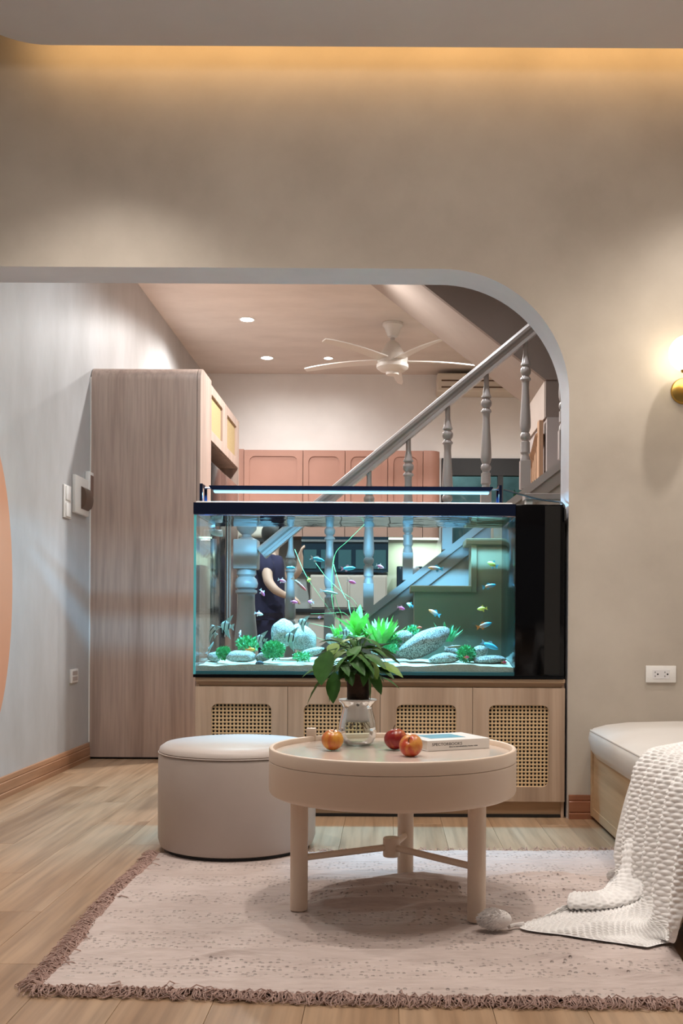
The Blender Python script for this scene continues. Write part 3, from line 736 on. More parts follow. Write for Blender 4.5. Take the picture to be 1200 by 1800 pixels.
def fish(kind, label, px, py, y, L, face, roll, c1, c2, finc, group=None):
    """L length in photo pixels; face: heading angle (0 right, pi left, +-pi/2 towards or away); roll: nose up"""
    if kind not in PROTO:
        d = FISH[kind]; bm = body(d['prof'], 12, d['thick']); me = bpy.data.meshes.new('fish_body')
        bmesh.ops.recalc_face_normals(bm, faces=bm.faces); bm.to_mesh(me); bm.free(); me.polygons.foreach_set('use_smooth', [True] * len(me.polygons))
        fl = []
        for nme, pts in d['fins']:
            b2 = NB(); fin(b2, pts); m2 = bpy.data.meshes.new(nme); bmesh.ops.recalc_face_normals(b2, faces=b2.faces); b2.to_mesh(m2); b2.free(); fl.append((nme, m2))
        PROTO[kind] = (me, fl)
    me, fl = PROTO[kind]
    s = L * y / F
    t = thing('angelfish' if kind == 'angel' else 'fish', label, 'fish', P(px, py, y), group=group)
    t.rotation_euler = (Matrix.Rotation(face, 3, 'Z') @ Matrix.Rotation(-roll, 3, 'Y')).to_euler(); t.scale = (s, s, s)
    def inst(nme, mesh, mat):
        o = bpy.data.objects.new(nme, mesh.copy() if False else mesh); C.objects.link(o); o.parent = t
        if not mesh.materials: mesh.materials.append(mat)
        o.material_slots[0].link = 'OBJECT'; o.material_slots[0].material = mat
        return o
    fm = M['angel'] if kind == 'angel' else fish_mat(c1, c2)
    bo = inst('body', me, fm)
    for nme, m2 in fl: inst(nme, m2, M['angel_fin'] if kind == 'angel' else fish_mat(finc, finc))
PK, PK2 = (0.80, 0.16, 0.38), (0.85, 0.42, 0.55)
BL, WH, OR, YE = (0.10, 0.50, 0.66), (0.75, 0.75, 0.72), (0.85, 0.26, 0.06), (0.80, 0.68, 0.10)
R = PI
G = 'small fish in the aquarium'
for kind, label, px, py, y, L, face, roll, c1, c2, fc in (
    ('tetra', 'pink fish level with the bent arm of the person in the kitchen', 496, 1021, 4.38, 15, 0.4, -.3, PK, PK2, WH),
    ('tetra', 'pink fish in front of the dark shirt, nose down beside the newel post', 461, 1042, 4.40, 14, 0.5, -1.0, PK2, PK, WH),
    ('tetra', 'plain magenta fish against the first thin baluster', 517, 1058, 4.42, 13, 0.3, -.2, PK, PK, PK2),
    ('tetra', 'pale pink fish between two balusters, right of the plain magenta fish', 546, 1058, 4.46, 13, 2.6, .2, PK2, PK, WH),
    ('tetra', 'pale pink fish low beside the foot of the newel post', 455, 1079, 4.48, 15, 0.2, -.2, PK2, WH, WH),
    ('tetra', 'pink fish below the right blue fish, next to the ribbon grass', 618, 1023, 4.36, 16, 0.3, -.3, PK, PK, WH),
    ('tetra', 'pink fish just right of the baluster behind the ribbon grass tip', 668, 996, 4.40, 15, 0.3, -.35, PK, PK2, WH),
    ('tetra', 'tiny pink fish low down, left of the broad-leaved water plant', 562, 1085, 4.50, 10, 1.0, 0, PK2, PK, PK2),
    ('tetra', 'magenta fish in front of the white stair stringer', 705, 1069, 4.38, 14, 0.3, -.3, PK, PK, PK2),
    ('long', 'blue fish with pink tail, left one beside the ribbon grass', 558, 983, 4.36, 24, 0.25, -.22, BL, BL, WH),
    ('long', 'blue fish with pale tail, right one beside the ribbon grass', 612, 999, 4.38, 25, -0.2, .05, BL, BL, PK2),
    ('long', 'bright blue fish across the bead of the first thin baluster', 512, 998, 4.40, 18, 2.9, .1, BL, BL, WH),
    ('tetra', 'small yellow star-shaped fish seen head-on between two balusters', 543, 1019, 4.44, 13, 1.1, 0.2, YE, YE, YE),
    ('slim', 'slender fish with red head swimming down beside the first baluster', 526, 1027, 4.40, 34, 0.1, -.75, (0.30, .38, .30), (.70, .12, .10), WH),
    ('slim', 'slender grey-green fish across the second baluster', 578, 1041, 4.44, 32, 0.1, -.18, (0.20, .28, .24), (.30, .30, .24), WH),
    ('long', 'orange and blue fish on the diagonal white stringer', 765, 999, 4.40, 26, 3.0, .1, BL, OR, BL),
    ('tetra', 'yellow-green fish high in front of the sage panel', 865, 992, 4.40, 20, 2.7, .4, (.70, .75, .15), (.70, .75, .15), BL),
    ('long', 'blue fish with orange belly in front of the sage panel, below the yellow-green one', 860, 1030, 4.42, 24, 0.2, .2, OR, BL, BL),
    ('tetra', 'yellow fish in front of the sage panel, above the blue and orange pair', 847, 1070, 4.40, 17, 2.9, -.1, YE, YE, YE),
    ('long', 'blue fish with orange tail low in front of the sage panel', 851, 1099, 4.38, 28, 0.15, .3, OR, BL, OR),
    ('long', 'light blue fish with orange tail lowest at the right end of the aquarium', 861, 1135, 4.36, 32, -0.2, -.4, BL, BL, (0.30, .55, .65)),
    ('tetra', 'small pale blue fish right of the magenta fish on the stringer', 720, 1063, 4.46, 14, 2.6, .4, BL, WH, BL),
    ('long', 'red fish with blue tail above the feathery tuft', 763, 1077, 4.44, 24, 2.7, .45, BL, OR, BL),
    ('tetra', 'little orange fish resting above the flat smooth stone', 440, 1142, 4.38, 17, 0.2, .05, OR, (.85, .42, .05), OR),
    ('tetra', 'tiny silver-white fish hanging below the newel post foot', 422, 1113, 4.42, 12, 1.2, 1.2, WH, WH, WH),
    ('slim', 'thin translucent fish nose up at the far left bottom corner', 369, 1139, 4.44, 24, 0.3, 1.05, (.30, .36, .30), (.3, .36, .3), WH),
    ('tetra', 'tiny red fish above the small green tuft behind the slanting boulder', 737, 1103, 4.50, 10, .3, 0, (.6, .1, .05), (.6, .1, .05), OR),
    ('slim', 'slender brown fish gliding over the flat stone by the slanting boulder', 796, 1137, 4.34, 30, 0.1, .12, (.20, .12, .08), (.3, .2, .1), WH),
    ('tetra', 'small red fish sitting in the mossy green clump', 820, 1155, 4.29, 10, .3, 0, (.7, .10, .12), (.7, .1, .12), OR),
    ('tetra', 'small crimson fish at the right tip of the low granite stone', 886, 1164, 4.29, 10, .2, 0, (.6, .04, .08), (.6, .04, .08), OR)):
    fish(kind, label, px, py, y, L, face, roll, c1, c2, fc, G)
for label, px, py, y, L, face, roll in (
    ('striped angelfish farthest left, nose up behind the left glass', 374, 1107, 4.40, 32, 2.4, .9),
    ('striped angelfish facing the farthest left one', 397, 1100, 4.42, 33, 2.9, .15),
    ('angelfish with two black bars over the dense mossy bush', 458, 1123, 4.36, 28, 2.8, .3),
    ('narrow angelfish edge-on at the left flank of the large rounded boulder', 478, 1114, 4.38, 24, 1.9, .1),
    ('dark striped angelfish in front of the large rounded boulder', 510, 1121, 4.37, 34, 2.9, .2),
    ('pale angelfish just above the right-hand leaning boulder', 532, 1094, 4.42, 26, 3.0, .35),
    ('striped angelfish under the broad-leaved water plant', 607, 1112, 4.38, 24, 0.2, .1)):
    fish('angel', label, px, py, y, L * .9, face, roll, None, None, None, 'angelfish')

# ------------------------------------------------------------------ staircase behind the aquarium
YS = 5.30
def S(px, py): return P(px, py, YS)
t = thing('staircase', 'painted lower stair flight with turned balusters rising right behind the aquarium', 'staircase', (S(433, 1000).x, YS, 0), world=True)
kp = YS / F
# newel post
nx_ = S(433, 1000).x
def zpx(py): return S(433, py).z
bm = NB()
lathe(bm, [(0, zpx(912)), (9 * kp, zpx(913)), (15 * kp, zpx(917)), (18 * kp, zpx(924)), (17 * kp, zpx(931)), (12 * kp, zpx(937)), (8 * kp, zpx(940)), (9 * kp, zpx(944)), (20 * kp, zpx(950))], 28, (nx_, YS, 0))
obj('newel_finial', bm, M['stair_paint'], t)
bm = NB(); box(bm, nx_ - 21 * kp, nx_ + 21 * kp, YS - 21 * kp, YS + 21 * kp, zpx(1001), zpx(949), 0.008, 2); obj('newel_block', bm, M['stair_paint'], t)
bm = NB()
lathe(bm, [(17 * kp, zpx(1001)), (17.5 * kp, zpx(1010)), (14 * kp, zpx(1014)), (18 * kp, zpx(1018)), (20.5 * kp, zpx(1026)), (19 * kp, zpx(1033)), (14 * kp, zpx(1036)), (19 * kp, zpx(1038)), (19 * kp, zpx(1042)), (15 * kp, zpx(1045)), (15 * kp, zpx(1060)), (17 * kp, zpx(1090)), (20.5 * kp, zpx(1125)), (19 * kp, zpx(1140)), (14 * kp, zpx(1150)), (21 * kp, zpx(1158)), (21 * kp, zpx(1166)), (15 * kp, zpx(1172))], 28, (nx_, YS, 0))
obj('newel_shaft', bm, M['stair_paint'], t)
bm = NB(); box(bm, nx_ - 21 * kp, nx_ + 21 * kp, YS - 21 * kp, YS + 21 * kp, 0.0, zpx(1172), 0.006, 2); obj('newel_base', bm, M['stair_paint'], t)
# handrail
def railtop(px): return 963 - 0.829 * (px - 453)
def railbot(px): return railtop(px) + 29
def strtop(px): return 883 - 0.775 * (px - 890)
a, b = S(452, railtop(452)), S(1050, railtop(1050))
bm = NB()
dirv = (b - a).normalized(); nrm = Vector((-dirv.z, 0, dirv.x)); hgt = 23 * kp
prof = [(-.030, -1.0), (.030, -1.0), (.030, -.78), (.024, -.74), (.024, -.55), (.036, -.42), (.038, -.22), (.030, -.06), (.015, 0), (-.015, 0), (-.030, -.06), (-.038, -.22), (-.036, -.42), (-.024, -.55), (-.024, -.74), (-.030, -.78)]
r0 = [bm.verts.new(a + nrm * (v * hgt) + Vector((0, u, 0))) for u, v in prof]; r1 = [bm.verts.new(b + nrm * (v * hgt) + Vector((0, u, 0))) for u, v in prof]
for i in range(len(prof)): bm.faces.new((r0[i], r0[(i + 1) % len(prof)], r1[(i + 1) % len(prof)], r1[i]))
bm.faces.new(r0); bm.faces.new(r1); obj('handrail', bm, M['stair_paint'], t)
# stringer with cap
def strip(name, pxa, pxb, off0, off1, y0, y1, mat):
    p = [S(pxa, strtop(pxa) + off0), S(pxb, strtop(pxb) + off0), S(pxb, strtop(pxb) + off1), S(pxa, strtop(pxa) + off1)]
    bm = NB(); prism(bm, [(v.x, max(v.z, 0.0)) for v in p], y0, y1); return obj(name, bm, mat, t, smooth=False)
strip('stringer_cap', 456, 1060, 0, 15, YS - .055, YS + .055, M['stair_paint'])
strip('stringer', 456, 1060, 15, 40, YS - .035, YS + .035, M['stair_paint'])
# closed side below the stringer
p0, p1 = S(456, strtop(456) + 40), S(1060, strtop(1060) + 40)
zero_x = p0.x - (p0.z) / ((p1.z - p0.z) / (p1.x - p0.x))
poly = [(max(zero_x, nx_ + .07), max(0, p0.z)), (p1.x, p1.z), (p1.x, 0), (max(zero_x, nx_ + .07), 0)] if p0.z > 0 else [(zero_x, 0), (p1.x, p1.z), (p1.x, 0)]
bm = NB(); prism(bm, poly, YS - .012, YS + .012); obj('side_panel', bm, M['stair_wall'], t, smooth=False)
# balusters: one mesh, copied; height differs a little from rail to stringer, so the mesh is scaled in z
BP = [(4.2, 1.0), (4.6, .90), (7.0, .845), (8.6, .835), (8.8, .825), (6.2, .818), (6.8, .812), (9.2, .80), (9.6, .785), (8.8, .770), (6.0, .755), (6.6, .748), (9.2, .738), (9.4, .728), (7.0, .720),
      (6.4, .70), (6.2, .68), (7.2, .60), (8.6, .52), (9.6, .44), (9.4, .41), (7.6, .385), (6.2, .378), (8.4, .368), (9.2, .352), (8.4, .338), (6.4, .33), (6.4, .318), (8.4, .314), (8.6, .25), (8.8, .245), (6.8, .235), (6.8, .228), (8.2, .215), (9.0, .19)]
bal_me = None
for i, px in enumerate((510, 579, 648, 717, 786, 854, 923, 991, 1040)):
    zt, zb = S(px, railbot(px) - 6).z, S(px, strtop(px) + 3).z
    H = zt - zb; x = S(px, (railbot(px) + strtop(px)) / 2).x
    if bal_me is None:
        bm = NB(); lathe(bm, [(r * kp, z) for r, z in BP][::-1], 16); o = obj('baluster', bm, M['stair_paint'], t); bal_me = o.data
        bm = NB(); box(bm, -9.2 * kp, 9.2 * kp, -9.2 * kp, 9.2 * kp, 0, 0.192, 0.003, 1); o2 = obj('baluster_foot', bm, M['stair_paint'], o); foot_me = o2.data
        OFF.pop(o.name, None)
        for me_ in (bal_me, foot_me):          # meshes were stored relative to the base: bring them to their own origin
            for v in me_.vertices: v.co += OFF[t.name]
    else:
        o = bpy.data.objects.new('baluster', bal_me); C.objects.link(o); o.parent = t
        o2 = bpy.data.objects.new('baluster_foot', foot_me); C.objects.link(o2); o2.parent = o
    o.location = Vector((x, YS, zb)) - OFF[t.name]; o.scale = (1, 1, H)
# treads and risers behind the stringer
run, rise = 0.235, 0.19
for i in range(9):
    x = nx_ + 0.12 + i * run
    if x + run > RW: break
    ztr = 0.17 + i * rise
    top = S(680, 0)
    if x > 1.7: break
    zmax = p0.z + (p1.z - p0.z) * (x - p0.x) / (p1.x - p0.x)
    zt = max(0.05, zmax - 0.0)
    bxo('tread', x - 0.02, x + run, YS + .04, YS + .86, zt - .03, zt, M['stair_paint'], t)
    bxo('riser', x, x + .015, YS + .04, YS + .86, max(0, zt - .03 - rise), zt - .03, M['stair_wall'], t)

# stepped sage panel in front of the stair
YG = 5.02
def Q(px, py): return P(px, py, YG)
t = thing('stepped_side_cabinet', 'sage green stepped side panel in front of the stair at the aquarium right end', 'cabinet', (Q(860, 1000).x, YG, 0), world=True)
x0, x1, x2 = Q(728, 1035).x, Q(829, 1000).x, Q(1010, 950).x
z1_, z2_ = Q(770, 1031).z, Q(860, 948).z
bm = NB(); prism(bm, [(x0, 0), (x2, 0), (x2, z2_), (x1, z2_), (x1, z1_), (x0, z1_)], YG, YG + .2); obj('body', bm, M['sage'], t, smooth=False)
bxo('ledge', x0 - .02, x1 - .001, YG - .018, YG + .21, z1_ - .028, z1_ + .004, M['sage'], t, 0.003, 1)
bxo('ledge', x1 - .03, x2, YG - .018, YG + .21, z2_ - .028, z2_ + .004, M['sage'], t, 0.003, 1)
bxo('corner_batten', x1 - .004, x1 + .024, YG - .014, YG + .0, z1_ - .03, z2_ - .029, M['sage'], t, 0.002, 1)
bb = Q(883, 945)
o = bxo('storage_box', bb.x - .042, bb.x + .042, YG + .03, YG + .16, z2_ + .0045, z2_ + .068, M['brown_wood'], None, 0.004, 2)
tag(o, 'small brown wooden box on the upper ledge of the sage stepped panel', 'box')
# pale ledge box behind the filter column
a, b = P(905, 884, 4.95), P(984, 868, 4.95)
t = thing('wall_shelf', 'pale grey ledge behind the black filter column', 'shelf', (b.x, 4.95, a.z), world=True)
bxo('shelf_board', P(920, 884, 4.95).x, 1.3, 4.9, 5.0, P(920, 880, 4.95).z, P(920, 869, 4.95).z, M['stair_paint'], t, 0.003, 1)
bxo('shelf_bracket', P(923, 884, 4.95).x, P(934, 884, 4.95).x, 4.92, 4.98, z2_ + .005, P(920, 880, 4.95).z, M['white'], t)
bxo('shelf_bracket', 1.2, 1.23, 4.92, 4.98, z2_ + .005, P(920, 880, 4.95).z, M['white'], t)

# upper flight above, seen from below
Y1, Y2 = 6.2, 6.94
def U(px, py): return P(px, py, Y1)
sl = 0.772
pB = U(853, 589); xr = 0.945
def uz(x): return pB.z - sl * (x - pB.x)
xl = -0.45
t = thing('upper_stair_flight', 'taupe upper stair flight rising left under the kitchen ceiling, seen from below', 'staircase', (xr, Y1, uz(xr)), world=True)
bm = NB()
xtop = pB.x + (pB.z - CK) / sl
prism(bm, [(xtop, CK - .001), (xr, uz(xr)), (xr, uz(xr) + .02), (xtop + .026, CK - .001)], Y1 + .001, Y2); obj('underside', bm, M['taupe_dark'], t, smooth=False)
bm = NB(); prism(bm, [(xtop, CK - .001), (xr, uz(xr)), (RW - .002, uz(xr)), (RW - .002, CK - .001)], Y1 - .04, Y1); obj('side_face', bm, M['taupe_shaded'], t, smooth=False)
# wall block under the landing, with a small slatted door
t = thing('landing_block', 'pale wall block under the stair landing at the right of the opening', 'wall', (1.2, Y1, 0), world=True)
zk = P(965, 735, Y1).z
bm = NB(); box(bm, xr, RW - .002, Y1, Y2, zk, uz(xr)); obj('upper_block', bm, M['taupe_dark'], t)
bxo('front_face', xr + .004, RW - .002, Y1 - .028, Y1 - .001, zk + .001, uz(xr) - .001, M['taupe_shaded'], t)  # board added to carry the shade of the block's front in its colour
bm = NB(); box(bm, xr + .012, RW - .002, Y1 - .03, Y2, 0, zk); obj('lower_block', bm, M['stair_paint'], t)
t = thing('slatted_door', 'small brown slatted wooden door on the side of the landing block', 'door', (xr, 6.35, 0), world=True)
d0, d1 = 6.22, 6.85
ztop = P(957, 737, 6.2).z
bxo('door_post', xr - .03, xr - .002, d0, d0 + .07, 0.6, ztop, M['brown_wood'], t, .003, 1)
bxo('door_post', xr - .03, xr - .002, d1 - .07, d1, 0.6, ztop - .1, M['brown_wood'], t, .003, 1)
bm = NB()
for yy, zz in ((d0 + .07, ztop - .02), (d1 - .07, ztop - .16)): pass
vs = [(xr - .028, d0 + .07, ztop - .10), (xr - .028, d1 - .07, ztop - .26)]
tube(bm, [(xr - .016, d0 + .05, ztop - .08), (xr - .016, d1 - .05, ztop - .30)], .03, 4); obj('top_rail', bm, M['brown_wood'], t, smooth=False)
for i in range(6):
    yy = d0 + .1 + i * .085
    bxo('slat', xr - .022, xr - .008, yy, yy + .05, 0.62, ztop - .12 - i * .035, M['brown_wood'], t)

# ------------------------------------------------------------------ tall cabinet and fridge on the left
YT = 5.95
tcx0, tcx1 = LW + .004, P(346, 1000, YT).x
tz = P(250, 643, YT).z
t = thing('tall_cabinet', 'tall oak end cabinet beside the left wall with rounded top edge', 'cabinet', (tcx0 + .3, YT + .3, 0), world=True)
pts = [(YT, 0.012)]; rr = 0.085
pts.append((YT, tz - rr))
for k in range(1, 11):
    a = PI - PI / 2 * k / 10
    pts.append((YT + rr + rr * math.cos(a), tz - rr + rr * math.sin(a)))
pts += [(YT + .36, tz), (YT + .36, 0.012)]
def yz_prism(bm, pts, x0, x1):
    a = [bm.verts.new((x0, y, z)) for y, z in pts]; b = [bm.verts.new((x1, y, z)) for y, z in pts]
    bm.faces.new(a); bm.faces.new(list(reversed(b)))
    for i in range(len(pts)):
        j = (i + 1) % len(pts); bm.faces.new((a[j], a[i], b[i], b[j]))
bm = NB(); yz_prism(bm, pts, tcx0, tcx1 - .006); obj('front_panel', bm, M['oak_tall'], t, auto=25)
bm = NB(); yz_prism(bm, [(y + .004, z - .003 if z > .1 else z) for y, z in pts], tcx1 - .006, tcx1 - .003); obj('groove', bm, M['dark'], t)
bm = NB(); yz_prism(bm, [(y + .0, z) for y, z in pts], tcx1 - .003, tcx1 + .016); obj('edge_panel', bm, M['oak_tall'], t, auto=25)
bxo('plinth', tcx0, tcx1, YT + .03, YT + .3, 0, .012, M['black_matt'], t)
bxo('scribe_strip', LW + .001, LW + .007, YT - .012, YT + .0, 0.1, tz - .07, M['white'], t)
# fridge housing beyond it, doors facing right
zb_, fy0, fy1 = 1.935, YT + .362, 7.58
t = thing('fridge_cabinet', 'oak cabinet above the fridge with two cane-fronted doors', 'cabinet', (tcx0 + .3, 6.9, zb_), world=True)
bm = NB(); box(bm, tcx0, tcx1 - .02, fy0, fy1, zb_, tz); obj('carcass', bm, M['oak_tall'], t)
for d in range(2):
    w_ = (fy1 - fy0 - .01) / 2
    bm = NB(); holed_panel(bm, w_ - .006, tz - zb_ - .006, (w_ - .006) / 2, (tz - zb_) / 2, w_ / 2 - .10, (tz - zb_) / 2 - .062, .012, .018)
    # stand the panel on the right face: x -> y, y -> -x
    for v in bm.verts:
        x, y, z = v.co; v.co = Vector((tcx1 - y, fy0 + .005 + d * w_ + x, zb_ + .003 + z))
    dd = obj('door', bm, M['oak_tall'], t)
    bxo('cane_panel', tcx1 - .016, tcx1 - .013, fy0 + .08 + d * w_, fy0 + w_ - .08 + d * w_, zb_ + .05, tz - .05, M['cane_flat'], dd)
t = thing('end_panel', 'oak end panel closing the far side of the fridge housing', 'panel', (tcx0 + .3, fy1, 0), world=True)
bxo('panel', tcx0, tcx1, fy1, fy1 + .02, 0, tz, M['oak_tall'], t)
t = thing('refrigerator', 'black fridge with bronze reflections standing in the oak housing', 'refrigerator', (tcx0 + .3, 6.9, 0), world=True)
bxo('body', tcx0 + .05, tcx1 - .066, fy0 + .06, fy1 - .07, .02, 1.80, M['fridge'], t, .01, 2)
for d in range(2):
    yy = fy0 + .062 + d * .56
    dd = bxo('door', tcx1 - .065, tcx1 + .012, yy, yy + .545, .06, 1.80, (M['fridge'], M['fridge_side'])[d], t, .012, 2)  # far door has a bronze reflection put into its colour
    bm = NB(); tube(bm, [(tcx1 + .014, yy + (.50, .05)[d], .7), (tcx1 + .03, yy + (.50, .05)[d], .8), (tcx1 + .03, yy + (.50, .05)[d], 1.5), (tcx1 + .014, yy + (.50, .05)[d], 1.6)], .009, 8); obj('handle', bm, M['steel'], dd)

# fittings on the left wall
def lw(px, py):
    """point on the left wall"""
    dx, dy = px - VX, py - VY; c, s = math.cos(ROLL), math.sin(ROLL)
    ux, uy = c * dx + s * dy, -s * dx + c * dy
    y = LW * F / ux
    return y, EYE - uy / F * y
def plate(name, label, cat, pxa, pya, pxb, pyb, th=.012):
    (ya, za), (yb, zb) = lw(pxa, pya), lw(pxb, pyb)
    ym = (ya + yb) / 2; zt = EYE + (VY - pya) / F * ym; zo = EYE + (VY - pyb) / F * ym
    t = thing(name, label, cat, (LW, ym, (zt + zo) / 2), world=True)
    return t, ya, yb, zo, zt
t, ya, yb, zo, zt = plate('light_switch', 'white double switch plate left of the breaker box', 'switch', 110, 856, 122, 914)
bxo('plate', LW, LW + .010, ya, yb, zo, zt, M['white'], t, .003, 2)
for a, b in ((.54, .96), (.04, .46)): bxo('rocker', LW + .009, LW + .016, ya + .02, yb - .02, zo + (zt - zo) * a, zo + (zt - zo) * b, M['white'], t, .003, 2)
t, ya, yb, zo, zt = plate('breaker_box', 'white breaker box with brown curved cover on the left wall', 'breaker box', 126, 842, 150, 908)
bxo('housing', LW, LW + .022, ya, yb, zo, zt, M['white'], t, .006, 2)
bm = NB(); zc = (zo + zt) / 2 - .01; hh_ = (zt - zo) * .30
pp = [(LW + .022, -hh_)] + [(LW + .022 + .030 * math.cos(a), hh_ * math.sin(a)) for a in [(-.9 + 1.8 * k / 8) for k in range(9)]] + [(LW + .022, hh_)]
a_ = [bm.verts.new((x, ya + .10, zc + z)) for x, z in pp]; b_ = [bm.verts.new((x, yb - .02, zc + z)) for x, z in pp]
for i in range(len(pp)): bm.faces.new((a_[i], a_[(i + 1) % len(pp)], b_[(i + 1) % len(pp)], b_[i]))
bm.faces.new(a_); bm.faces.new(b_); obj('cover', bm, M['brown_glass'], t)
t, ya, yb, zo, zt = plate('intercom_plate', 'slim white intercom frame between breaker box and tall cabinet', 'wall plate', 149, 833, 156, 882)
bxo('frame', LW, LW + .030, ya, yb - .005, zo, zt, M['white'], t, .005, 2)
bxo('screen', LW + .0295, LW + .032, ya + .012, yb - .017, zo + .02, zt - .02, M['fridge_side'], t)
t, ya, yb, zo, zt = plate('wall_socket', 'small white socket low on the left wall', 'socket', 122, 1179, 134, 1203)
bxo('plate', LW, LW + .012, ya, yb, zo, zt, M['white'], t, .003, 2)
for k in range(2): bxo('outlet', LW + .0118, LW + .0135, ya + .02, yb - .02, zo + .012 + k * .03, zo + .034 + k * .03, M['stair_paint'], t)
# salmon oval panel on the left wall
(ye, ze) = lw(19, 1035)
bm = NB(); cyp, czp = ye - .36 - .04, ze + .0
n_ = 64; A_, B_ = .36, .70
fa = [bm.verts.new((LW + .022, cyp + A_ * math.cos(2 * PI * i / n_), czp + B_ * math.sin(2 * PI * i / n_))) for i in range(n_)]
fb = [bm.verts.new((LW + .001, cyp + A_ * math.cos(2 * PI * i / n_), czp + B_ * math.sin(2 * PI * i / n_))) for i in range(n_)]
bm.faces.new(fa); bm.faces.new(fb)
for i in range(n_): bm.faces.new((fa[i], fa[(i + 1) % n_], fb[(i + 1) % n_], fb[i]))
t = thing('oval_wall_panel', 'salmon pink oval panel on the left wall, cut by the photo edge', 'wall panel', (LW, cyp, czp), world=True)
obj('panel', bm, M['salmon_panel'], t, auto=40)
# pale stool at the left edge
f_ = PF(3, 1493)
t = thing('low_stool', 'pale wooden stool leg and seat edge at the far left of the photo', 'stool', (f_.x - .19, f_.y - .17, 0))
bm = NB(); box(bm, -.19, .17, -.19, .17, .40, .43, .008, 2); obj('seat', bm, M['table'], t)
for sx in (-1, 1):
    for sy in (-1, 1):
        bm = NB(); box(bm, sx * .155 - .015, sx * .155 + .015, sy * .155 - .015, sy * .155 + .015, 0, .40, .004, 1); obj('leg', bm, M['table'], t)

# ------------------------------------------------------------------ kitchen
YC = 9.25
def K(px, py): return P(px, py, YC)
zu1, zu0 = K(560, 791).z, 1.575
edges = [420, 428, 532, 606, 681, 743, 773]
unit_labels = ['widest salmon wall cabinet at the left end of the row', 'second salmon wall cabinet from the left, right of the widest one',
               'third salmon wall cabinet from the left, under the rising handrail', 'fourth salmon wall cabinet, above the lit backsplash']
def wall_cab(label, pa, pb, zlow):
    xa, xb = K(pa, 860).x, K(pb, 860).x; W = xb - xa
    t = thing('wall_cabinet', label, 'cabinet', ((xa + xb) / 2, YC + .16, zlow), group='salmon wall cabinets', world=True)
    bxo('carcass', xa, xb, YC + .02, BW - .001, zlow, zu1, M['salmon'], t)
    bm = NB(); holed_panel(bm, W - .006, zu1 - zlow - .004, (W - .006) / 2, (zu1 - zlow) / 2, W / 2 - .05, (zu1 - zlow) / 2 - .06, .05, .012)
    bmesh.ops.translate(bm, verts=bm.verts, vec=(xa + .003, YC, zlow + .002)); d = obj('door', bm, M['salmon'], t, auto=25)
    bxo('inset_panel', xa + .03, xb - .03, YC + .010, YC + .0195, zlow + .03, zu1 - .03, M['salmon'], d)
for i in range(4): wall_cab(unit_labels[i], edges[i + 1], edges[i + 2], zu0)
xa, xb = K(743, 860).x, K(773, 860).x
bm = NB(); slab(bm, [(xa + .002, YC), (xb - .10, YC)] + [(xb - .10 + .10 * math.sin(PI / 2 * k / 8), YC + .10 - .10 * math.cos(PI / 2 * k / 8)) for k in range(1, 9)] + [(xb, BW - .001), (xa + .002, BW - .001)], zu0, zu1)
tag(obj('rounded_end_cabinet', bm, M['salmon']), 'rounded salmon end cabinet closing the row beside the window', 'cabinet')
bxe = bxo('filler_panel', LW + .002, K(427, 860).x, YC + .03, BW - .001, 0.93, zu1 + .01, M['salmon']); tag(bxe, 'salmon filler panel between fridge housing and wall cabinets', 'panel')
# lit strip under the fourth cabinet
o = bxo('under_cabinet_lamp', K(683, 945).x, K(771, 945).x, YC + .06, YC + .10, zu0 - .014, zu0 - .001, M['cab_led']); tag(o, 'glowing light strip under the salmon wall cabinets', 'lamp')
# backsplash
bxo('backsplash', K(428, 1000).x, wx0, BW - .012, BW - .0005, .93, zu0 - .001, M['tile'])['kind'] = 'structure'
bpy.data.objects['backsplash'].name = 'trim_2'
# dark glazed cabinet
ga, gb = P(530, 920, 9.2), P(682, 1006, 9.2)
t = thing('glazed_cabinet', 'dark glass-fronted cabinet with blue-green panes under the salmon wall cabinets', 'cabinet', ((ga.x + gb.x) / 2, 9.4, gb.z), world=True)
bxo('frame', ga.x, gb.x, 9.2, BW - .013, gb.z, zu0 - .002, M['navy_glass'], t)
bxo('top_rail', ga.x, gb.x, 9.185, 9.2, zu0 - .05, zu0 - .03, M['steel'], t)
npx = 5
for i in range(npx):
    w_ = (gb.x - ga.x) / npx
    bxo('pane', ga.x + i * w_ + .02, ga.x + (i + 1) * w_ - .02, 9.192, 9.199, gb.z + .03, zu0 - .12, M['teal_glass'], t)
# base cabinets and worktop
t = thing('kitchen_worktop', 'black kitchen worktop along the back wall', 'worktop', (-.3, 9.3, .88), world=True)
bxo('slab', K(429, 1075).x, wx0 + .8, 8.98, BW - .013, .885, .92, M['stone_black'], t, .004, 2)
bx_edges = [K(428, 0).x, K(520, 0).x, K(606, 0).x, K(690, 0).x, K(772, 0).x]
bl = ['base cabinet below the person, leftmost under the black worktop', 'base cabinet right of the person under the black worktop', 'base cabinet behind the broad-leaved water plant', 'base cabinet below the lit backsplash']
for i in range(4):
    t = thing('base_cabinet', bl[i], 'cabinet', ((bx_edges[i] + bx_edges[i + 1]) / 2, 9.3, 0), group='kitchen base cabinets', world=True)
    xa, xb = bx_edges[i] + .001, bx_edges[i + 1] - .001
    bxo('carcass', xa, xb, 9.03, BW - .013, .08, .884, M['beige_cab'], t)
    for j, (a, b) in enumerate(((.09, .48), (.49, .87))):
        dd = bxo('drawer', xa + .004, xb - .004, 9.01, 9.029, a, b, M['beige_cab'], t, .003, 1)
        bxo('handle', (xa + xb) / 2 - .08, (xa + xb) / 2 + .08, 8.995, 9.0095, b - .04, b - .028, M['black_matt'], dd)
    bxo('plinth', xa, xb, 9.06, 9.5, 0, .079, M['black_matt'], t)
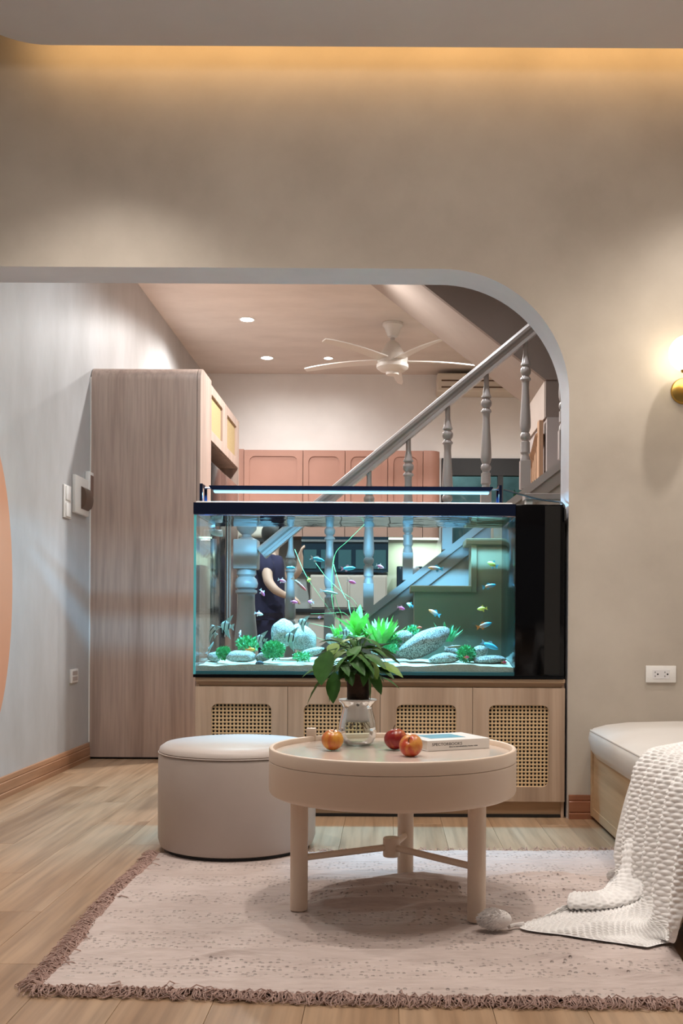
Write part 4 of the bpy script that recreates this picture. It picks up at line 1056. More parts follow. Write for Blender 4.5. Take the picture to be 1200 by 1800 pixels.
# beige boxes on the worktop
ca, cb_ = P(545, 1010, 9.15), P(680, 1068, 9.15)
t = thing('bread_box', 'wide beige two-door box standing on the black worktop', 'box', ((ca.x + cb_.x) / 2, 9.3, .92), world=True)
bxo('body', ca.x, cb_.x, 9.17, 9.45, .921, ca.z, M['beige_cab'], t, .006, 2)
for i in range(2):
    xm = ca.x + (cb_.x - ca.x) / 2 * i
    bxo('door', xm + .012, xm + (cb_.x - ca.x) / 2 - .012, 9.158, 9.169, .935, ca.z - .015, M['beige_cab'], t, .003, 1)
ja, jb = P(697, 995, 9.3), P(742, 1060, 9.3)
t = thing('coffee_machine', 'black appliance with round dial before the lit backsplash', 'appliance', ((ja.x + jb.x) / 2, 9.35, .92), world=True)
bxo('body', ja.x, jb.x, 9.3, 9.5, .921, ja.z, M['navy_glass'], t, .01, 2)
bm = NB(); lathe(bm, [(.045, 0), (.045, .012), (.03, .016)], 20); bmesh.ops.rotate(bm, verts=bm.verts, matrix=Matrix.Rotation(PI / 2, 3, 'X')); bmesh.ops.translate(bm, verts=bm.verts, vec=(P(730, 1002, 9.3).x, 9.299, P(730, 1004, 9.3).z)); obj('dial', bm, M['steel'], t)
# cream hood
ha, hb = P(388, 913, 9.0), P(474, 947, 9.0)
t = thing('range_hood', 'cream rounded hood in the far kitchen behind the newel post finial', 'hood', ((ha.x + hb.x) / 2, 9.2, hb.z), world=True)
bxo('shell', ha.x, hb.x, 8.98, 9.22, hb.z, ha.z, M['hood'], t, .05, 4)
bxo('filter_base', ha.x + .03, hb.x - .03, 9.0, 9.2, hb.z - .03, hb.z + .003, M['black_matt'], t)
# air conditioner
a, b = P(768, 655, 9.35), P(905, 689, 9.35)
t = thing('air_conditioner', 'cream air conditioner high on the kitchen wall behind the handrail', 'air conditioner', ((a.x + b.x) / 2, 9.45, b.z), world=True)
bxo('body', a.x, b.x + .1, 9.35, BW - .001, b.z, a.z, M['hood'], t, .018, 3)
for k in range(2): bxo('vent_slot', a.x + .04, b.x + .06, 9.345, 9.3515, b.z + .035 + k * .06, b.z + .047 + k * .06, M['brown_glass'], t)
# ceiling fan
fy = 7.96
fc = P(690, 568, fy)
t = thing('ceiling_fan', 'white ceiling fan with thin blades hanging in the kitchen', 'fan', (fc.x, fy, CK))
kf = fy / F
def fz(py): return P(690, py, fy).z - CK
bm = NB(); lathe(bm, [(18 * kf, -.001), (18 * kf, fz(573)), (15 * kf, fz(576)), (9 * kf, fz(592)), (4 * kf, fz(594)), (0, fz(594))], 28, caps=False); obj('canopy', bm, M['white_fan'], t)
bm = NB(); lathe(bm, [(4 * kf, fz(593)), (4 * kf, fz(600))], 16); obj('rod', bm, M['steel'], t)
bm = NB(); lathe(bm, [(5 * kf, fz(599)), (11 * kf, fz(604)), (20 * kf, fz(620)), (26 * kf, fz(625)), (27 * kf, fz(630)), (26 * kf, fz(640)), (28 * kf, fz(641)), (28 * kf, fz(647)), (22 * kf, fz(652)), (12 * kf, fz(654)), (11 * kf, fz(659)), (0, fz(660))], 32, caps=False); obj('motor', bm, M['white_fan'], t)
for k in range(5):
    a = math.radians(229 + 72 * k)
    bm = NB(); n_ = 8
    top, low = [], []
    for i in range(n_ + 1):
        r = .11 + (.76 - .11) * i / n_; wv = .05 - .02 * i / n_ if i < n_ else .018
        tw = .012 * math.sin(PI * i / n_)
        for lst, dz in ((top, .004), (low, -.004)):
            lst.append((bm.verts.new((r, -wv, fz(634) + dz - .008 + tw)), bm.verts.new((r, wv, fz(634) + dz + .006 + tw))))
    for lst in (top, low):
        for p, q in zip(lst, lst[1:]): bm.faces.new((p[0], q[0], q[1], p[1]))
    for i in range(n_):
        for s in (0, 1): bm.faces.new((top[i][s], top[i + 1][s], low[i + 1][s], low[i][s]))
    bm.faces.new((top[0][0], top[0][1], low[0][1], low[0][0])); bm.faces.new((top[-1][0], top[-1][1], low[-1][1], low[-1][0]))
    bmesh.ops.rotate(bm, verts=bm.verts, matrix=Matrix.Rotation(a, 3, 'Z')); obj('blade', bm, M['white_fan'], t)

# ------------------------------------------------------------------ person in the kitchen
M['skin'] = plain('skin', (0.52, 0.33, 0.25), 0.5)
M['navy_cloth'] = noisy('navy_cloth', (0.012, 0.010, 0.035), (0.025, 0.018, 0.05), 12, 0.9)
M['maroon_trim'] = plain('maroon_trim', (0.09, 0.012, 0.035), 0.9)
M['hair'] = plain('hair', (0.012, 0.008, 0.006), 0.5)
def skin_mesh(name, nodes, edges, mat, parent, sub=2, root=0):
    me = bpy.data.meshes.new(name); me.from_pydata([n[0] for n in nodes], edges, []); me.update()
    o = bpy.data.objects.new(name, me); C.objects.link(o)
    md = o.modifiers.new('skin', 'SKIN'); md.use_smooth_shade = True
    o.modifiers.new('sub', 'SUBSURF').levels = sub; o.modifiers['sub'].render_levels = sub
    for v, n in zip(me.skin_vertices[0].data, nodes): v.radius = n[1] if isinstance(n[1], tuple) else (n[1], n[1])
    me.skin_vertices[0].data[root].use_root = True
    me.materials.append(mat)
    if parent: o.parent = parent
    return o
YP = 8.45
base = P(478, 1100, YP)
t = thing('person', 'person in a dark navy shirt standing in the kitchen behind the newel post, arm bent', 'person', (base.x, YP, 0))
# local frame: +x to the photo's right (the person faces right), +y away from the camera
kq = YP / F
def L_(px, py, y=0.0):
    v = P(px, py, YP); return (v.x - base.x, y, v.z)
H_ = {'head': L_(484, 944), 'neck': L_(478, 968), 'chest': L_(474, 1000), 'waist': L_(472, 1040), 'hip': L_(472, 1078)}
nodes = [((H_['hip'][0], 0, .86), (.12, .14)), (H_['waist'], (.10, .125)), (H_['chest'], (.115, .15)), ((H_['neck'][0], 0, H_['neck'][2] - .02), (.05, .05)), ((H_['head'][0] - .01, 0, H_['head'][2] - .06), (.055, .055)), (H_['head'], (.085, .075)), ((H_['head'][0] - .005, 0, H_['head'][2] + .07), (.07, .065)),
         # near arm (towards the camera): shoulder, elbow, wrist
         ((H_['chest'][0] - .01, -.15, H_['chest'][2] + .05), .052), ((L_(476, 1024)[0], -.22, L_(476, 1024)[2]), .044), ((L_(490, 1040)[0], -.24, L_(490, 1040)[2]), .036), ((L_(505, 1048)[0], -.18, L_(505, 1048)[2]), .028),
         # far arm raised
         ((H_['chest'][0] + .01, .15, H_['chest'][2] + .05), .05), ((L_(505, 1018)[0], .20, L_(505, 1018)[2]), .042), ((L_(524, 1000)[0], .14, L_(524, 1000)[2]), .034), ((L_(525, 984)[0], .12, L_(525, 984)[2]), .027),
         # legs
         ((-.03, -.09, .80), .085), ((-.02, -.09, .45), .058), ((-.04, -.09, .08), .038), ((.08, -.09, .035), .03),
         ((-.03, .09, .80), .085), ((-.01, .09, .45), .058), ((-.04, .09, .08), .038), ((.08, .09, .035), .03)]
ed = [(0, 1), (1, 2), (2, 3), (3, 4), (4, 5), (5, 6), (2, 7), (7, 8), (8, 9), (9, 10), (2, 11), (11, 12), (12, 13), (13, 14), (0, 15), (15, 16), (16, 17), (17, 18), (0, 19), (19, 20), (20, 21), (21, 22)]
# fingers on both hands
def hand(iw, dirn, curl, side):
    w_ = Vector(nodes[iw][0]); d = Vector(dirn).normalized(); s = d.cross(Vector(curl)).normalized()
    nodes.append((tuple(w_ + d * .05), .030)); palm = len(nodes) - 1; ed.append((iw, palm))
    for k, (o_, ln) in enumerate(((-.026, .055), (-.009, .065), (.009, .062), (.026, .048))):
        q = w_ + d * .075 + s * o_
        nodes.append((tuple(q), .010)); a = len(nodes) - 1; ed.append((palm, a))
        nodes.append((tuple(q + d * ln * .5 + Vector(curl) * .008), .009)); ed.append((a, a + 1))
        nodes.append((tuple(q + d * ln * .8 + Vector(curl) * .03), .008)); ed.append((a + 1, a + 2))
    q = w_ + d * .03 + s * side * .036
    nodes.append((tuple(q), .011)); a = len(nodes) - 1; ed.append((palm, a))
    nodes.append((tuple(q + d * .03 + s * side * .015), .009)); ed.append((a, a + 1))
hand(10, (.9, .3, -.25), (0, .4, -1), 1)
hand(14, (.1, -.2, 1), (1, 0, .1), 1)
skin_mesh('body', nodes, ed, M['skin'], t)
# nose, ears and eyes belong to the head
hx, hz_ = H_['head'][0], H_['head'][2]
bm = NB(); bmesh.ops.create_icosphere(bm, subdivisions=2, radius=.015, matrix=Matrix.Translation((hx + .088, 0, hz_))); obj('nose', bm, M['skin'], t)
for s in (-1, 1):
    bm = NB(); bmesh.ops.create_icosphere(bm, subdivisions=2, radius=.008, matrix=Matrix.Translation((hx + .078, s * .03, hz_ + .022))); obj('eye', bm, M['eye'], t)
    bm = NB(); bmesh.ops.create_icosphere(bm, subdivisions=2, radius=1, matrix=Matrix.Translation((hx - .005, s * .076, hz_)) @ Matrix.Diagonal((.018, .008, .028, 1))); obj('ear', bm, M['skin'], t)
bm = NB(); bmesh.ops.create_icosphere(bm, subdivisions=3, radius=1.0)
for v in list(bm.verts):
    v.co = Vector((v.co.x * .105 - .012, v.co.y * .092, v.co.z * .108 + .03))
bmesh.ops.delete(bm, geom=[v for v in bm.verts if v.co.x > .055 and v.co.z < .06 or v.co.z < -.05], context='VERTS')
bmesh.ops.translate(bm, verts=bm.verts, vec=(hx, 0, hz_)); obj('hair', bm, M['hair'], t, auto=180)
sh = [((H_['hip'][0], 0, .78), (.155, .175)), ((H_['hip'][0], 0, .90), (.15, .17)), (H_['waist'], (.14, .16)), (H_['chest'], (.155, .185)), ((H_['neck'][0] - .005, 0, H_['neck'][2] - .045), (.10, .12)),
      ((H_['chest'][0] - .01, -.14, H_['chest'][2] + .045), .088), ((L_(473, 1016)[0], -.20, L_(473, 1016)[2]), .074), ((H_['chest'][0] + .01, .14, H_['chest'][2] + .045), .085), ((L_(490, 1010)[0], .18, L_(490, 1010)[2]), .066)]
skin_mesh('shirt', sh, [(0, 1), (1, 2), (2, 3), (3, 4), (3, 5), (5, 6), (3, 7), (7, 8)], M['navy_cloth'], t)
tr = [((H_['hip'][0], 0, .88), (.14, .16)), ((-.03, -.09, .78), .105), ((-.02, -.09, .45), .075), ((-.04, -.09, .10), .06), ((-.03, .09, .78), .10), ((-.01, .09, .45), .075), ((-.04, .09, .10), .06)]
skin_mesh('trousers', tr, [(0, 1), (1, 2), (2, 3), (0, 4), (4, 5), (5, 6)], M['navy_cloth'], t)

# ------------------------------------------------------------------ coffee table
TX, TY, TR = 0.018, 2.90, 0.348
t = thing('coffee_table', 'round cream tray-top coffee table on three round legs', 'table', (TX, TY, 0))
bm = NB(); lathe(bm, [(0.30, .322), (TR - .014, .322), (TR - .004, .327), (TR, .336), (TR, .4145), (TR - .001, .4155), (.30, .4155)], 96); obj('drum', bm, M['table'], t)
bm = NB(); lathe(bm, [(.30, .4165), (TR - .001, .4165), (TR, .4175), (TR, .447), (TR - .002, .451), (TR - .006, .4525), (TR - .011, .451), (TR - .013, .447), (TR - .013, .4365)], 96, caps=False)
tr_ = obj('tray_rim', bm, M['table'], t)
bm = NB(); lathe(bm, [(0, .4367), (TR - .0128, .4367)], 96, caps=False); obj('tray_surface', bm, M['table_top'], tr_)
pg_ = PF(547, 1302, .4368)
bxo('finger_peg', pg_.x - TX - .015, pg_.x - TX + .015, pg_.y - TY - .012, pg_.y - TY + .012, .4368, .476, M['table'], t, .003, 2)
hub = Vector((-.002, .01, .164))
bm = NB(); lathe(bm, [(.022, -.027), (.024, -.025), (.024, .025), (.022, .027)], 24, hub); hb_ = obj('hub', bm, M['table'], t)
for px, py in ((525, 1600), (837, 1620), (712, 1550)):
    f_ = PF(px, py, 0.006); lx, ly = f_.x - TX, f_.y - TY
    bm = NB(); lathe(bm, [(.022, .007), (.0245, .010), (.0245, .3225)], 28, (lx, ly, 0)); obj('leg', bm, M['table'], t)
    d = Vector((lx, ly, .150)) - hub; d1 = d.normalized()
    bm = NB(); tube(bm, [hub + d1 * .018, Vector((lx, ly, .150)) - d1 * .02], .0095, 12); obj('stretcher', bm, M['table'], t)

TZ = .4372
# glass vase
vc = PF(628, 1309, TZ); kv = vc.y / F
t = thing('glass_vase', 'clear round-bellied glass vase with white inner cup on the coffee table', 'vase', (vc.x, vc.y, TZ))
prof = [(0, .001), (.034, .001), (.046, .006), (.054, .024), (.057, .045), (.055, .066), (.050, .086), (.046, .100), (.044, .112), (.047, .122), (.056, .130), (.057, .132)]
bm = NB(); lathe(bm, prof, 40, caps=False); obj('glass_body', bm, M['vase_glass'], t, auto=60)
bm = NB(); lathe(bm, [(r - .003, z) for r, z in prof[1:] if z < .07] + [(.0505, .070), (0, .070)], 40); M['vase_water'] = glass('vase_water', (.93, .975, .94), .6); obj('water', bm, M['vase_water'], t)
M['cup_white'] = plain('cup_white', (.72, .70, .70), .4)
bm = NB(); lathe(bm, [(0, .070), (.037, .070), (.041, .076), (.043, .108), (.044, .126), (.057, .133), (.057, .136), (.034, .136), (.034, .126), (0, .126)], 40, caps=False); obj('inner_cup', bm, M['cup_white'], t)
bm = NB(); lathe(bm, [(0, -.002), (.0043, -.0015), (.0045, 0)], 12); bmesh.ops.rotate(bm, verts=bm.verts, matrix=Matrix.Rotation(-PI / 2, 3, 'X')); bmesh.ops.translate(bm, verts=bm.verts, vec=(.002, -.0435, .122)); obj('cup_hole', bm, M['dark'], t)
# houseplant in the vase
M['leaf'] = noisy('houseplant_leaf', (0.022, 0.085, 0.012), (0.05, 0.15, 0.028), 18, 0.48, pos='object', spec=0.3)
M['leaf2'] = noisy('houseplant_leaf_light', (0.10, 0.20, 0.03), (0.17, 0.28, 0.055), 18, 0.5, pos='object', spec=0.3)
M['bark'] = noisy('bark', (0.016, 0.008, 0.005), (0.05, 0.022, 0.012), 30, 0.8, 0.4, 60, pos='object')
M['root'] = plain('root', (0.20, 0.10, 0.05), 0.7)
t = thing('houseplant', 'green palmate-leaved houseplant with thick dark trunk standing in the glass vase', 'plant', (vc.x, vc.y, TZ + .126))
bm = NB(); pr = [(.031, .001), (.033, .012), (.034, .04), (.033, .085), (.030, .12), (.018, .135), (0, .138)]
lathe(bm, pr, 24)
for v in bm.verts:
    f = 1 + .06 * math.sin(3 * math.atan2(v.co.y, v.co.x) + v.co.z * 40); v.co.x *= f; v.co.y *= f
obj('trunk', bm, M['bark'], t)
bm = NB()
for k in range(16):
    a = rnd.uniform(0, 2 * PI); r = rnd.uniform(.004, .022); l = rnd.uniform(.02, .055)
    p = Vector((r * math.cos(a), r * math.sin(a), -.055)); q = p + Vector((math.cos(a) * l * .6, math.sin(a) * l * .6, -l * .55))
    tube(bm, cr([p, (p + q) / 2 + Vector((rnd.uniform(-.006, .006), 0, .004)), q], 4), .0011, 4)
obj('roots', bm, M['root'], t, kind='stuff')
def big_leaf(bm, p, d, L, W, bend, fold, roll=0.0):
    n_ = 10; d = d.normalized(); s = d.cross(Vector((0, 0, 1)))
    if s.length < .05: s = Vector((1, 0, 0))
    s.normalize(); s = Matrix.Rotation(roll, 3, d) @ s
    pos = Vector(p); dv = d.copy(); prev = None
    for i in range(n_ + 1):
        u = i / n_; wv = W * .5 * (math.sin(PI * u ** .85) ** .85 if 0 < u < 1 else 0.02)
        nn = s.cross(dv).normalized(); rip = .05 * W * math.sin(i * PI)
        cur = [bm.verts.new(pos + s * (wv * q) + nn * (fold * wv * abs(q) + (.04 * wv if (i % 2) else -.04 * wv) * (abs(q) > .3))) for q in (-1, -.5, 0, .5, 1)]
        if prev:
            for j in range(4): bm.faces.new((prev[j], prev[j + 1], cur[j + 1], cur[j]))
        prev = cur; dv = (dv + Vector((0, 0, -bend / n_))).normalized(); pos = pos + dv * (L / n_)
def plant_leaf(stem0, tip_dir, L, W, bend, mat, fold=.25, roll=0.0):
    bm = NB(); big_leaf(bm, stem0, tip_dir, L, W, bend, fold, roll)
    return obj('leaf', bm, M[mat], t, auto=180)
kz = vc.y / F
def lv(px, py, y=0.0):
    v = P(px, py, vc.y); return Vector((v.x - vc.x, y, v.z - TZ - .126))
# leaves laid out after the photograph: base pixel, tip pixel, depth offsets, width, material
LV = [((580, 1142), (570, 1196), -.07, -.10, 36, 'leaf'), ((590, 1180), (588, 1229), -.05, -.07, 22, 'leaf'), ((578, 1180), (546, 1231), -.04, -.06, 18, 'leaf'), ((576, 1190), (579, 1230), -.03, -.03, 12, 'leaf'),
      ((660, 1165), (704, 1187), -.02, -.06, 17, 'leaf2'), ((655, 1172), (690, 1192), .0, -.02, 16, 'leaf'), ((650, 1180), (668, 1216), -.03, -.05, 16, 'leaf'), ((648, 1178), (650, 1226), -.02, -.02, 8, 'leaf'),
      ((668, 1190), (700, 1211), .02, .02, 8, 'leaf'), ((612, 1150), (640, 1182), -.06, -.11, 18, 'leaf'), ((592, 1130), (583, 1152), -.03, -.06, 18, 'leaf2'), ((625, 1124), (600, 1131), .0, -.03, 14, 'leaf2'),
      ((640, 1122), (668, 1140), .0, -.04, 14, 'leaf'), ((620, 1130), (645, 1120), .03, .06, 12, 'leaf'), ((600, 1160), (614, 1184), -.08, -.11, 14, 'leaf'), ((610, 1175), (638, 1186), -.07, -.09, 16, 'leaf'),
      ((560, 1180), (540, 1186), .02, .03, 10, 'leaf'), ((565, 1172), (533, 1190), .0, .0, 12, 'leaf'), ((640, 1150), (676, 1172), -.05, -.08, 15, 'leaf'), ((630, 1140), (690, 1150), .02, .04, 14, 'leaf'),
      ((615, 1140), (565, 1146), .03, .05, 16, 'leaf'), ((605, 1135), (560, 1128), .04, .06, 12, 'leaf'), ((640, 1135), (700, 1168), .05, .07, 16, 'leaf'), ((630, 1150), (655, 1180), -.08, -.10, 16, 'leaf'),
      ((622, 1160), (600, 1190), -.06, -.09, 18, 'leaf'), ((640, 1165), (672, 1200), .03, .05, 16, 'leaf'), ((605, 1165), (560, 1205), .04, .05, 18, 'leaf'), ((615, 1150), (595, 1175), -.07, -.10, 18, 'leaf'),
      ((625, 1145), (612, 1118), .0, .02, 14, 'leaf'), ((635, 1145), (652, 1112), .02, .05, 13, 'leaf'), ((618, 1150), (580, 1118), .05, .08, 14, 'leaf'), ((645, 1160), (640, 1200), -.06, -.09, 14, 'leaf'),
      ((650, 1155), (684, 1130), .05, .09, 12, 'leaf'), ((610, 1170), (620, 1200), -.07, -.10, 14, 'leaf'), ((632, 1135), (618, 1160), -.04, -.09, 18, 'leaf'), ((655, 1160), (662, 1190), -.05, -.07, 14, 'leaf2')]
for (bx_, by_), (ex, ey), d0, d1, W, mt in LV:
    p, q = lv(bx_, by_, d0), lv(ex, ey, d1); d = q - p; L = d.length
    bend = .5 if d.z < .01 else .9
    dd = (d.normalized() + Vector((0, 0, bend * .5))).normalized()
    plant_leaf(p, dd, L * 1.1, W * kz * 1.3, bend, mt, .22, rnd.uniform(-.5, .5))
rl = random.Random(21)
for k_ in range(34):
    a = rl.uniform(0, 2 * PI); r0 = rl.uniform(.01, .05); z0 = rl.uniform(.085, .165)
    p = Vector((r0 * math.cos(a), r0 * math.sin(a), z0)); dd = Vector((math.cos(a), math.sin(a) * .8, rl.uniform(-.5, .35)))
    plant_leaf(p, dd, rl.uniform(.055, .095), rl.uniform(.022, .034), rl.uniform(.6, 1.3), 'leaf' if rl.random() < .85 else 'leaf2', .2, rl.uniform(-.5, .5))
# leaf stalks
bm = NB()
for (bx_, by_), e_, d0, d1, W, mt in LV:
    p = lv(bx_, by_, d0); tube(bm, cr([Vector((0, 0, .10)), Vector((p.x * .4, p.y * .4, .10 + max(.02, (p.z - .1) * .7 + .02))), p], 4), .0016, 4)
obj('stalks', bm, M['leaf'], t, kind='stuff')

# fruit
def apple_mat(name, a, b, thr):
    m, nt, bs = base_mat(name); bs.inputs['Roughness'].default_value = .28
    tc = node(nt, 'ShaderNodeTexCoord'); mp = node(nt, 'ShaderNodeMapping'); mp.inputs['Scale'].default_value = (30, 30, 9)
    n = node(nt, 'ShaderNodeTexNoise'); n.inputs['Scale'].default_value = 1.6; n.inputs['Detail'].default_value = 6
    nt.links.new(tc.outputs['Object'], mp.inputs[0]); nt.links.new(mp.outputs[0], n.inputs['Vector'])
    r = node(nt, 'ShaderNodeValToRGB'); e = r.color_ramp.elements; e[0].position = thr - .12; e[1].position = thr + .12; e[0].color = (*a, 1); e[1].color = (*b, 1)
    nt.links.new(n.outputs['Fac'], r.inputs[0]); nt.links.new(r.outputs[0], bs.inputs['Base Color']); return m
M['apple_o'] = apple_mat('apple_orange', (.44, .10, .02), (.55, .26, .035), .48)
M['apple_r'] = apple_mat('apple_red', (.22, .010, .010), (.45, .13, .04), .60)
M['apple_m'] = apple_mat('apple_mixed', (.42, .045, .015), (.55, .24, .05), .52)
M['stem'] = plain('apple_stem', (.07, .035, .015), .8)
def apple(label, px, py, r, mat, tilt=(0, 0, 0), sq=1.0):
    f = PF(px, py, TZ)
    t = thing('apple', label, 'apple', (f.x, f.y, TZ + r * .93 * sq), group='apples on the coffee table')
    pr = []
    for i in range(21):
        a = -PI / 2 + PI * i / 20
        rr_ = math.cos(a) * (1 + .05 * math.sin(a)); z = math.sin(a)
        z -= .20 * math.exp(-(rr_ / .22) ** 2) * (1 if a > 0 else -.5)
        pr.append((rr_ * r, z * r * .93 * sq))
    pr[0] = (0, pr[0][1]); pr[-1] = (0, pr[-1][1])
    bm = NB(); lathe(bm, pr, 32); o = obj('flesh', bm, M[mat], t, auto=180); o.rotation_euler = tilt
    bm = NB(); tube(bm, cr([(0, 0, r * .70 * sq), (.002, 0, r * .95 * sq), (.008, .002, r * 1.2 * sq)], 3), .0013, 6); s = obj('stem', bm, M['stem'], t); s.rotation_euler = tilt
apple('orange-yellow apple left of the glass vase', 584, 1319, .0315, 'apple_o', (.2, .1, 0))
apple('dark red apple behind the mixed one, right of the vase', 695, 1318, .033, 'apple_r', (0, -.25, 0))
apple('red and yellow apple in front of the dark red one', 722, 1329, .0325, 'apple_m', (.9, -.5, 0), .95)

# book
ba, bb_ = PF(751, 1321, TZ), PF(860, 1315, TZ)
ang = math.atan2(bb_.y - ba.y, bb_.x - ba.x); BW_ = (bb_ - ba).length; BD, BH = .168, .030
t = thing('book', 'thick white book with blue picture lying on the coffee table', 'book', (ba.x, ba.y, TZ), ang)
M['book_white'] = plain('book_white', (.74, .72, .70), .4); M['paper'] = noisy('paper', (.66, .62, .56), (.74, .70, .64), 200, .8, stretch=(1, 1, 8))
M['book_blue'] = noisy('book_picture', (.05, .22, .34), (.22, .48, .60), 14, .35, pos='object', stretch=(1, 3, 1))
M['ink'] = plain('ink', (.04, .04, .045), .5)
bm = NB(); box(bm, 0, BW_, 0, .003, 0, BH, .0008, 1); obj('spine', bm, M['book_white'], t)
bxo('cover', 0, BW_, .003, BD, BH - .0028, BH, M['book_white'], t, .0006, 1); bxo('cover', 0, BW_, .003, BD, 0, .0028, M['book_white'], t, .0006, 1)
bxo('page_block', .003, BW_ - .003, .0032, BD - .004, .0028, BH - .0028, M['paper'], t)
bxo('cover_picture', .035, BW_ - .055, .045, BD - .03, BH, BH + .0004, M['book_blue'], t)
def text(name, s, size, loc, rot, parent, mat, ext=.0002, w=None):
    cu = bpy.data.curves.new(name, 'FONT'); cu.body = s; cu.size = size; cu.extrude = ext
    o = bpy.data.objects.new(name, cu); C.objects.link(o)
    bpy.context.view_layer.update()
    me = bpy.data.meshes.new_from_object(o.evaluated_get(bpy.context.evaluated_depsgraph_get()))
    C.objects.unlink(o); bpy.data.objects.remove(o)
    if w:
        mxv = max(v.co.x for v in me.vertices)
        for v in me.vertices: v.co.x *= w / mxv
    me.materials.clear(); me.materials.append(mat)
    o = bpy.data.objects.new(name, me); C.objects.link(o); o.parent = parent; o.location = loc; o.rotation_euler = rot; o['kind'] = 'stuff'
    return o
text('title_lettering', 'SPECTORBOOKS', .0115, (.014, -.0003, .0145), (PI / 2, 0, 0), t, M['ink'], w=.098)
bm = NB(); xq = .070; rq = random.Random(5)
while xq < .163:
    wq = rq.uniform(.0012, .0022); hq = rq.choice((.0022, .0027, .0030)); box(bm, xq, xq + wq, -.0004, .0, .0085, .0085 + hq); xq += wq + rq.choice((.0007, .0007, .0007, .0022))
obj('subtitle_lettering', bm, M['ink'], t, smooth=False, kind='stuff')

# ------------------------------------------------------------------ ottoman
oc = PF(417, 1488, 0.0); OX, OY = oc.x, oc.y; ORR = 136.5 * OY / F
t = thing('ottoman', 'round cream leather ottoman left of the coffee table', 'ottoman', (OX, OY, 0))
oh = P(417, 1303, OY).z
bm = NB(); lathe(bm, [(0, .012), (ORR - .03, .012), (ORR - .008, .020), (ORR, .045), (ORR + .001, oh * .5), (ORR, oh - .045), (ORR - .004, oh - .034), (ORR - .008, oh - .032)], 96, caps=False); obj('side_wall', bm, M['leather'], t, auto=50)
bm = NB(); lathe(bm, [(ORR - .008, oh - .032), (ORR - .002, oh - .026), (ORR - .006, oh - .014), (ORR - .022, oh - .003), (ORR - .06, oh + .002), (ORR * .5, oh + .007), (0, oh + .008)], 96, caps=False); obj('seat_top', bm, M['leather'], t, auto=60)
bm = NB(); tube(bm, [(math.cos(2 * PI * k / 72) * (ORR - .001), math.sin(2 * PI * k / 72) * (ORR - .001), oh - .031) for k in range(73)], .0022, 6, caps=False); obj('piping', bm, M['leather'], t)
bm = NB(); lathe(bm, [(ORR - .022, .0), (ORR - .022, .0135)], 64); obj('base', bm, M['black_matt'], t)

# ------------------------------------------------------------------ bench
BX, BZ = .838, .40
t = thing('daybed_bench', 'cream leather bench on a pale wooden base along the right wall', 'bench', (1.4, 3.2, 0), world=True)
bxo('plinth', BX + .03, RW - .01, 1.4, WF - .02, .0, .03, M['black_matt'], t)
bxo('side_board', BX + .004, BX + .024, 1.4, WF - .0175, .018, .285, M['bench_wood'], t, .002, 1)
bxo('bottom_rail', BX, BX + .0038, 1.4, WF - .0175, .018, .052, M['bench_wood'], t)
bxo('end_post', BX - .002, BX + .03, WF - .05, WF - .0175, .018, .285, M['bench_wood'], t)
bxo('seat_board', BX + .0245, RW - .004, 1.4, WF - .0175, .25, .268, M['bench_wood'], t)
# cushion with crowned top and bellied side
bm = NB(); sx = [(BX + .03, .262), (BX - .005, .268), (BX - .028, .300), (BX - .040, .345), (BX - .036, .372), (BX - .030, .378)]
tx_ = [(BX - .030, .378), (BX - .018, .388), (BX + .03, .402), (BX + .12, .413), (BX + .30, .418), (RW - .01, .418)]
def sweep(prof, rowsn=40):
    bm = NB(); rows = []
    for j in range(rowsn + 1):
        y = 1.4 + (WF - .019 - 1.4) * j / rowsn; e = min(1, (WF - .019 - y) / .16)
        f = 1 - (1 - e) ** 2.2                           # the corner by the wall is rounded
        row = []
        for x, z in prof:
            xx = x + (1 - f) * .05 * (1 if x < BX + .1 else 0); zz = z - (1 - f) * .035 * max(0, (z - .30) / .12)
            row.append(bm.verts.new((xx, y, zz + .004 * noise.noise(Vector((x * 5, y * 3, 0))) * (z > .38))))
        rows.append(row)
    for a, b in zip(rows, rows[1:]):
        for i in range(len(prof) - 1): bm.faces.new((a[i], a[i + 1], b[i + 1], b[i]))
    return bm, rows
bm, rows = sweep(sx + tx_[1:]); bm.faces.new(rows[-1][::-1] ); cush = obj('cushion', bm, M['bench_leather'], t, auto=50)
bm = NB(); pp = []
for j in range(41):
    y = 1.4 + (WF - .019 - 1.4) * j / 40; e = min(1, (WF - .019 - y) / .16); f = 1 - (1 - e) ** 2.2
    pp.append((BX - .030 + (1 - f) * .05, y, .379 - (1 - f) * .035 * .66))
tube(bm, pp, .0045, 8); obj('piping', bm, M['bench_leather'], cush)

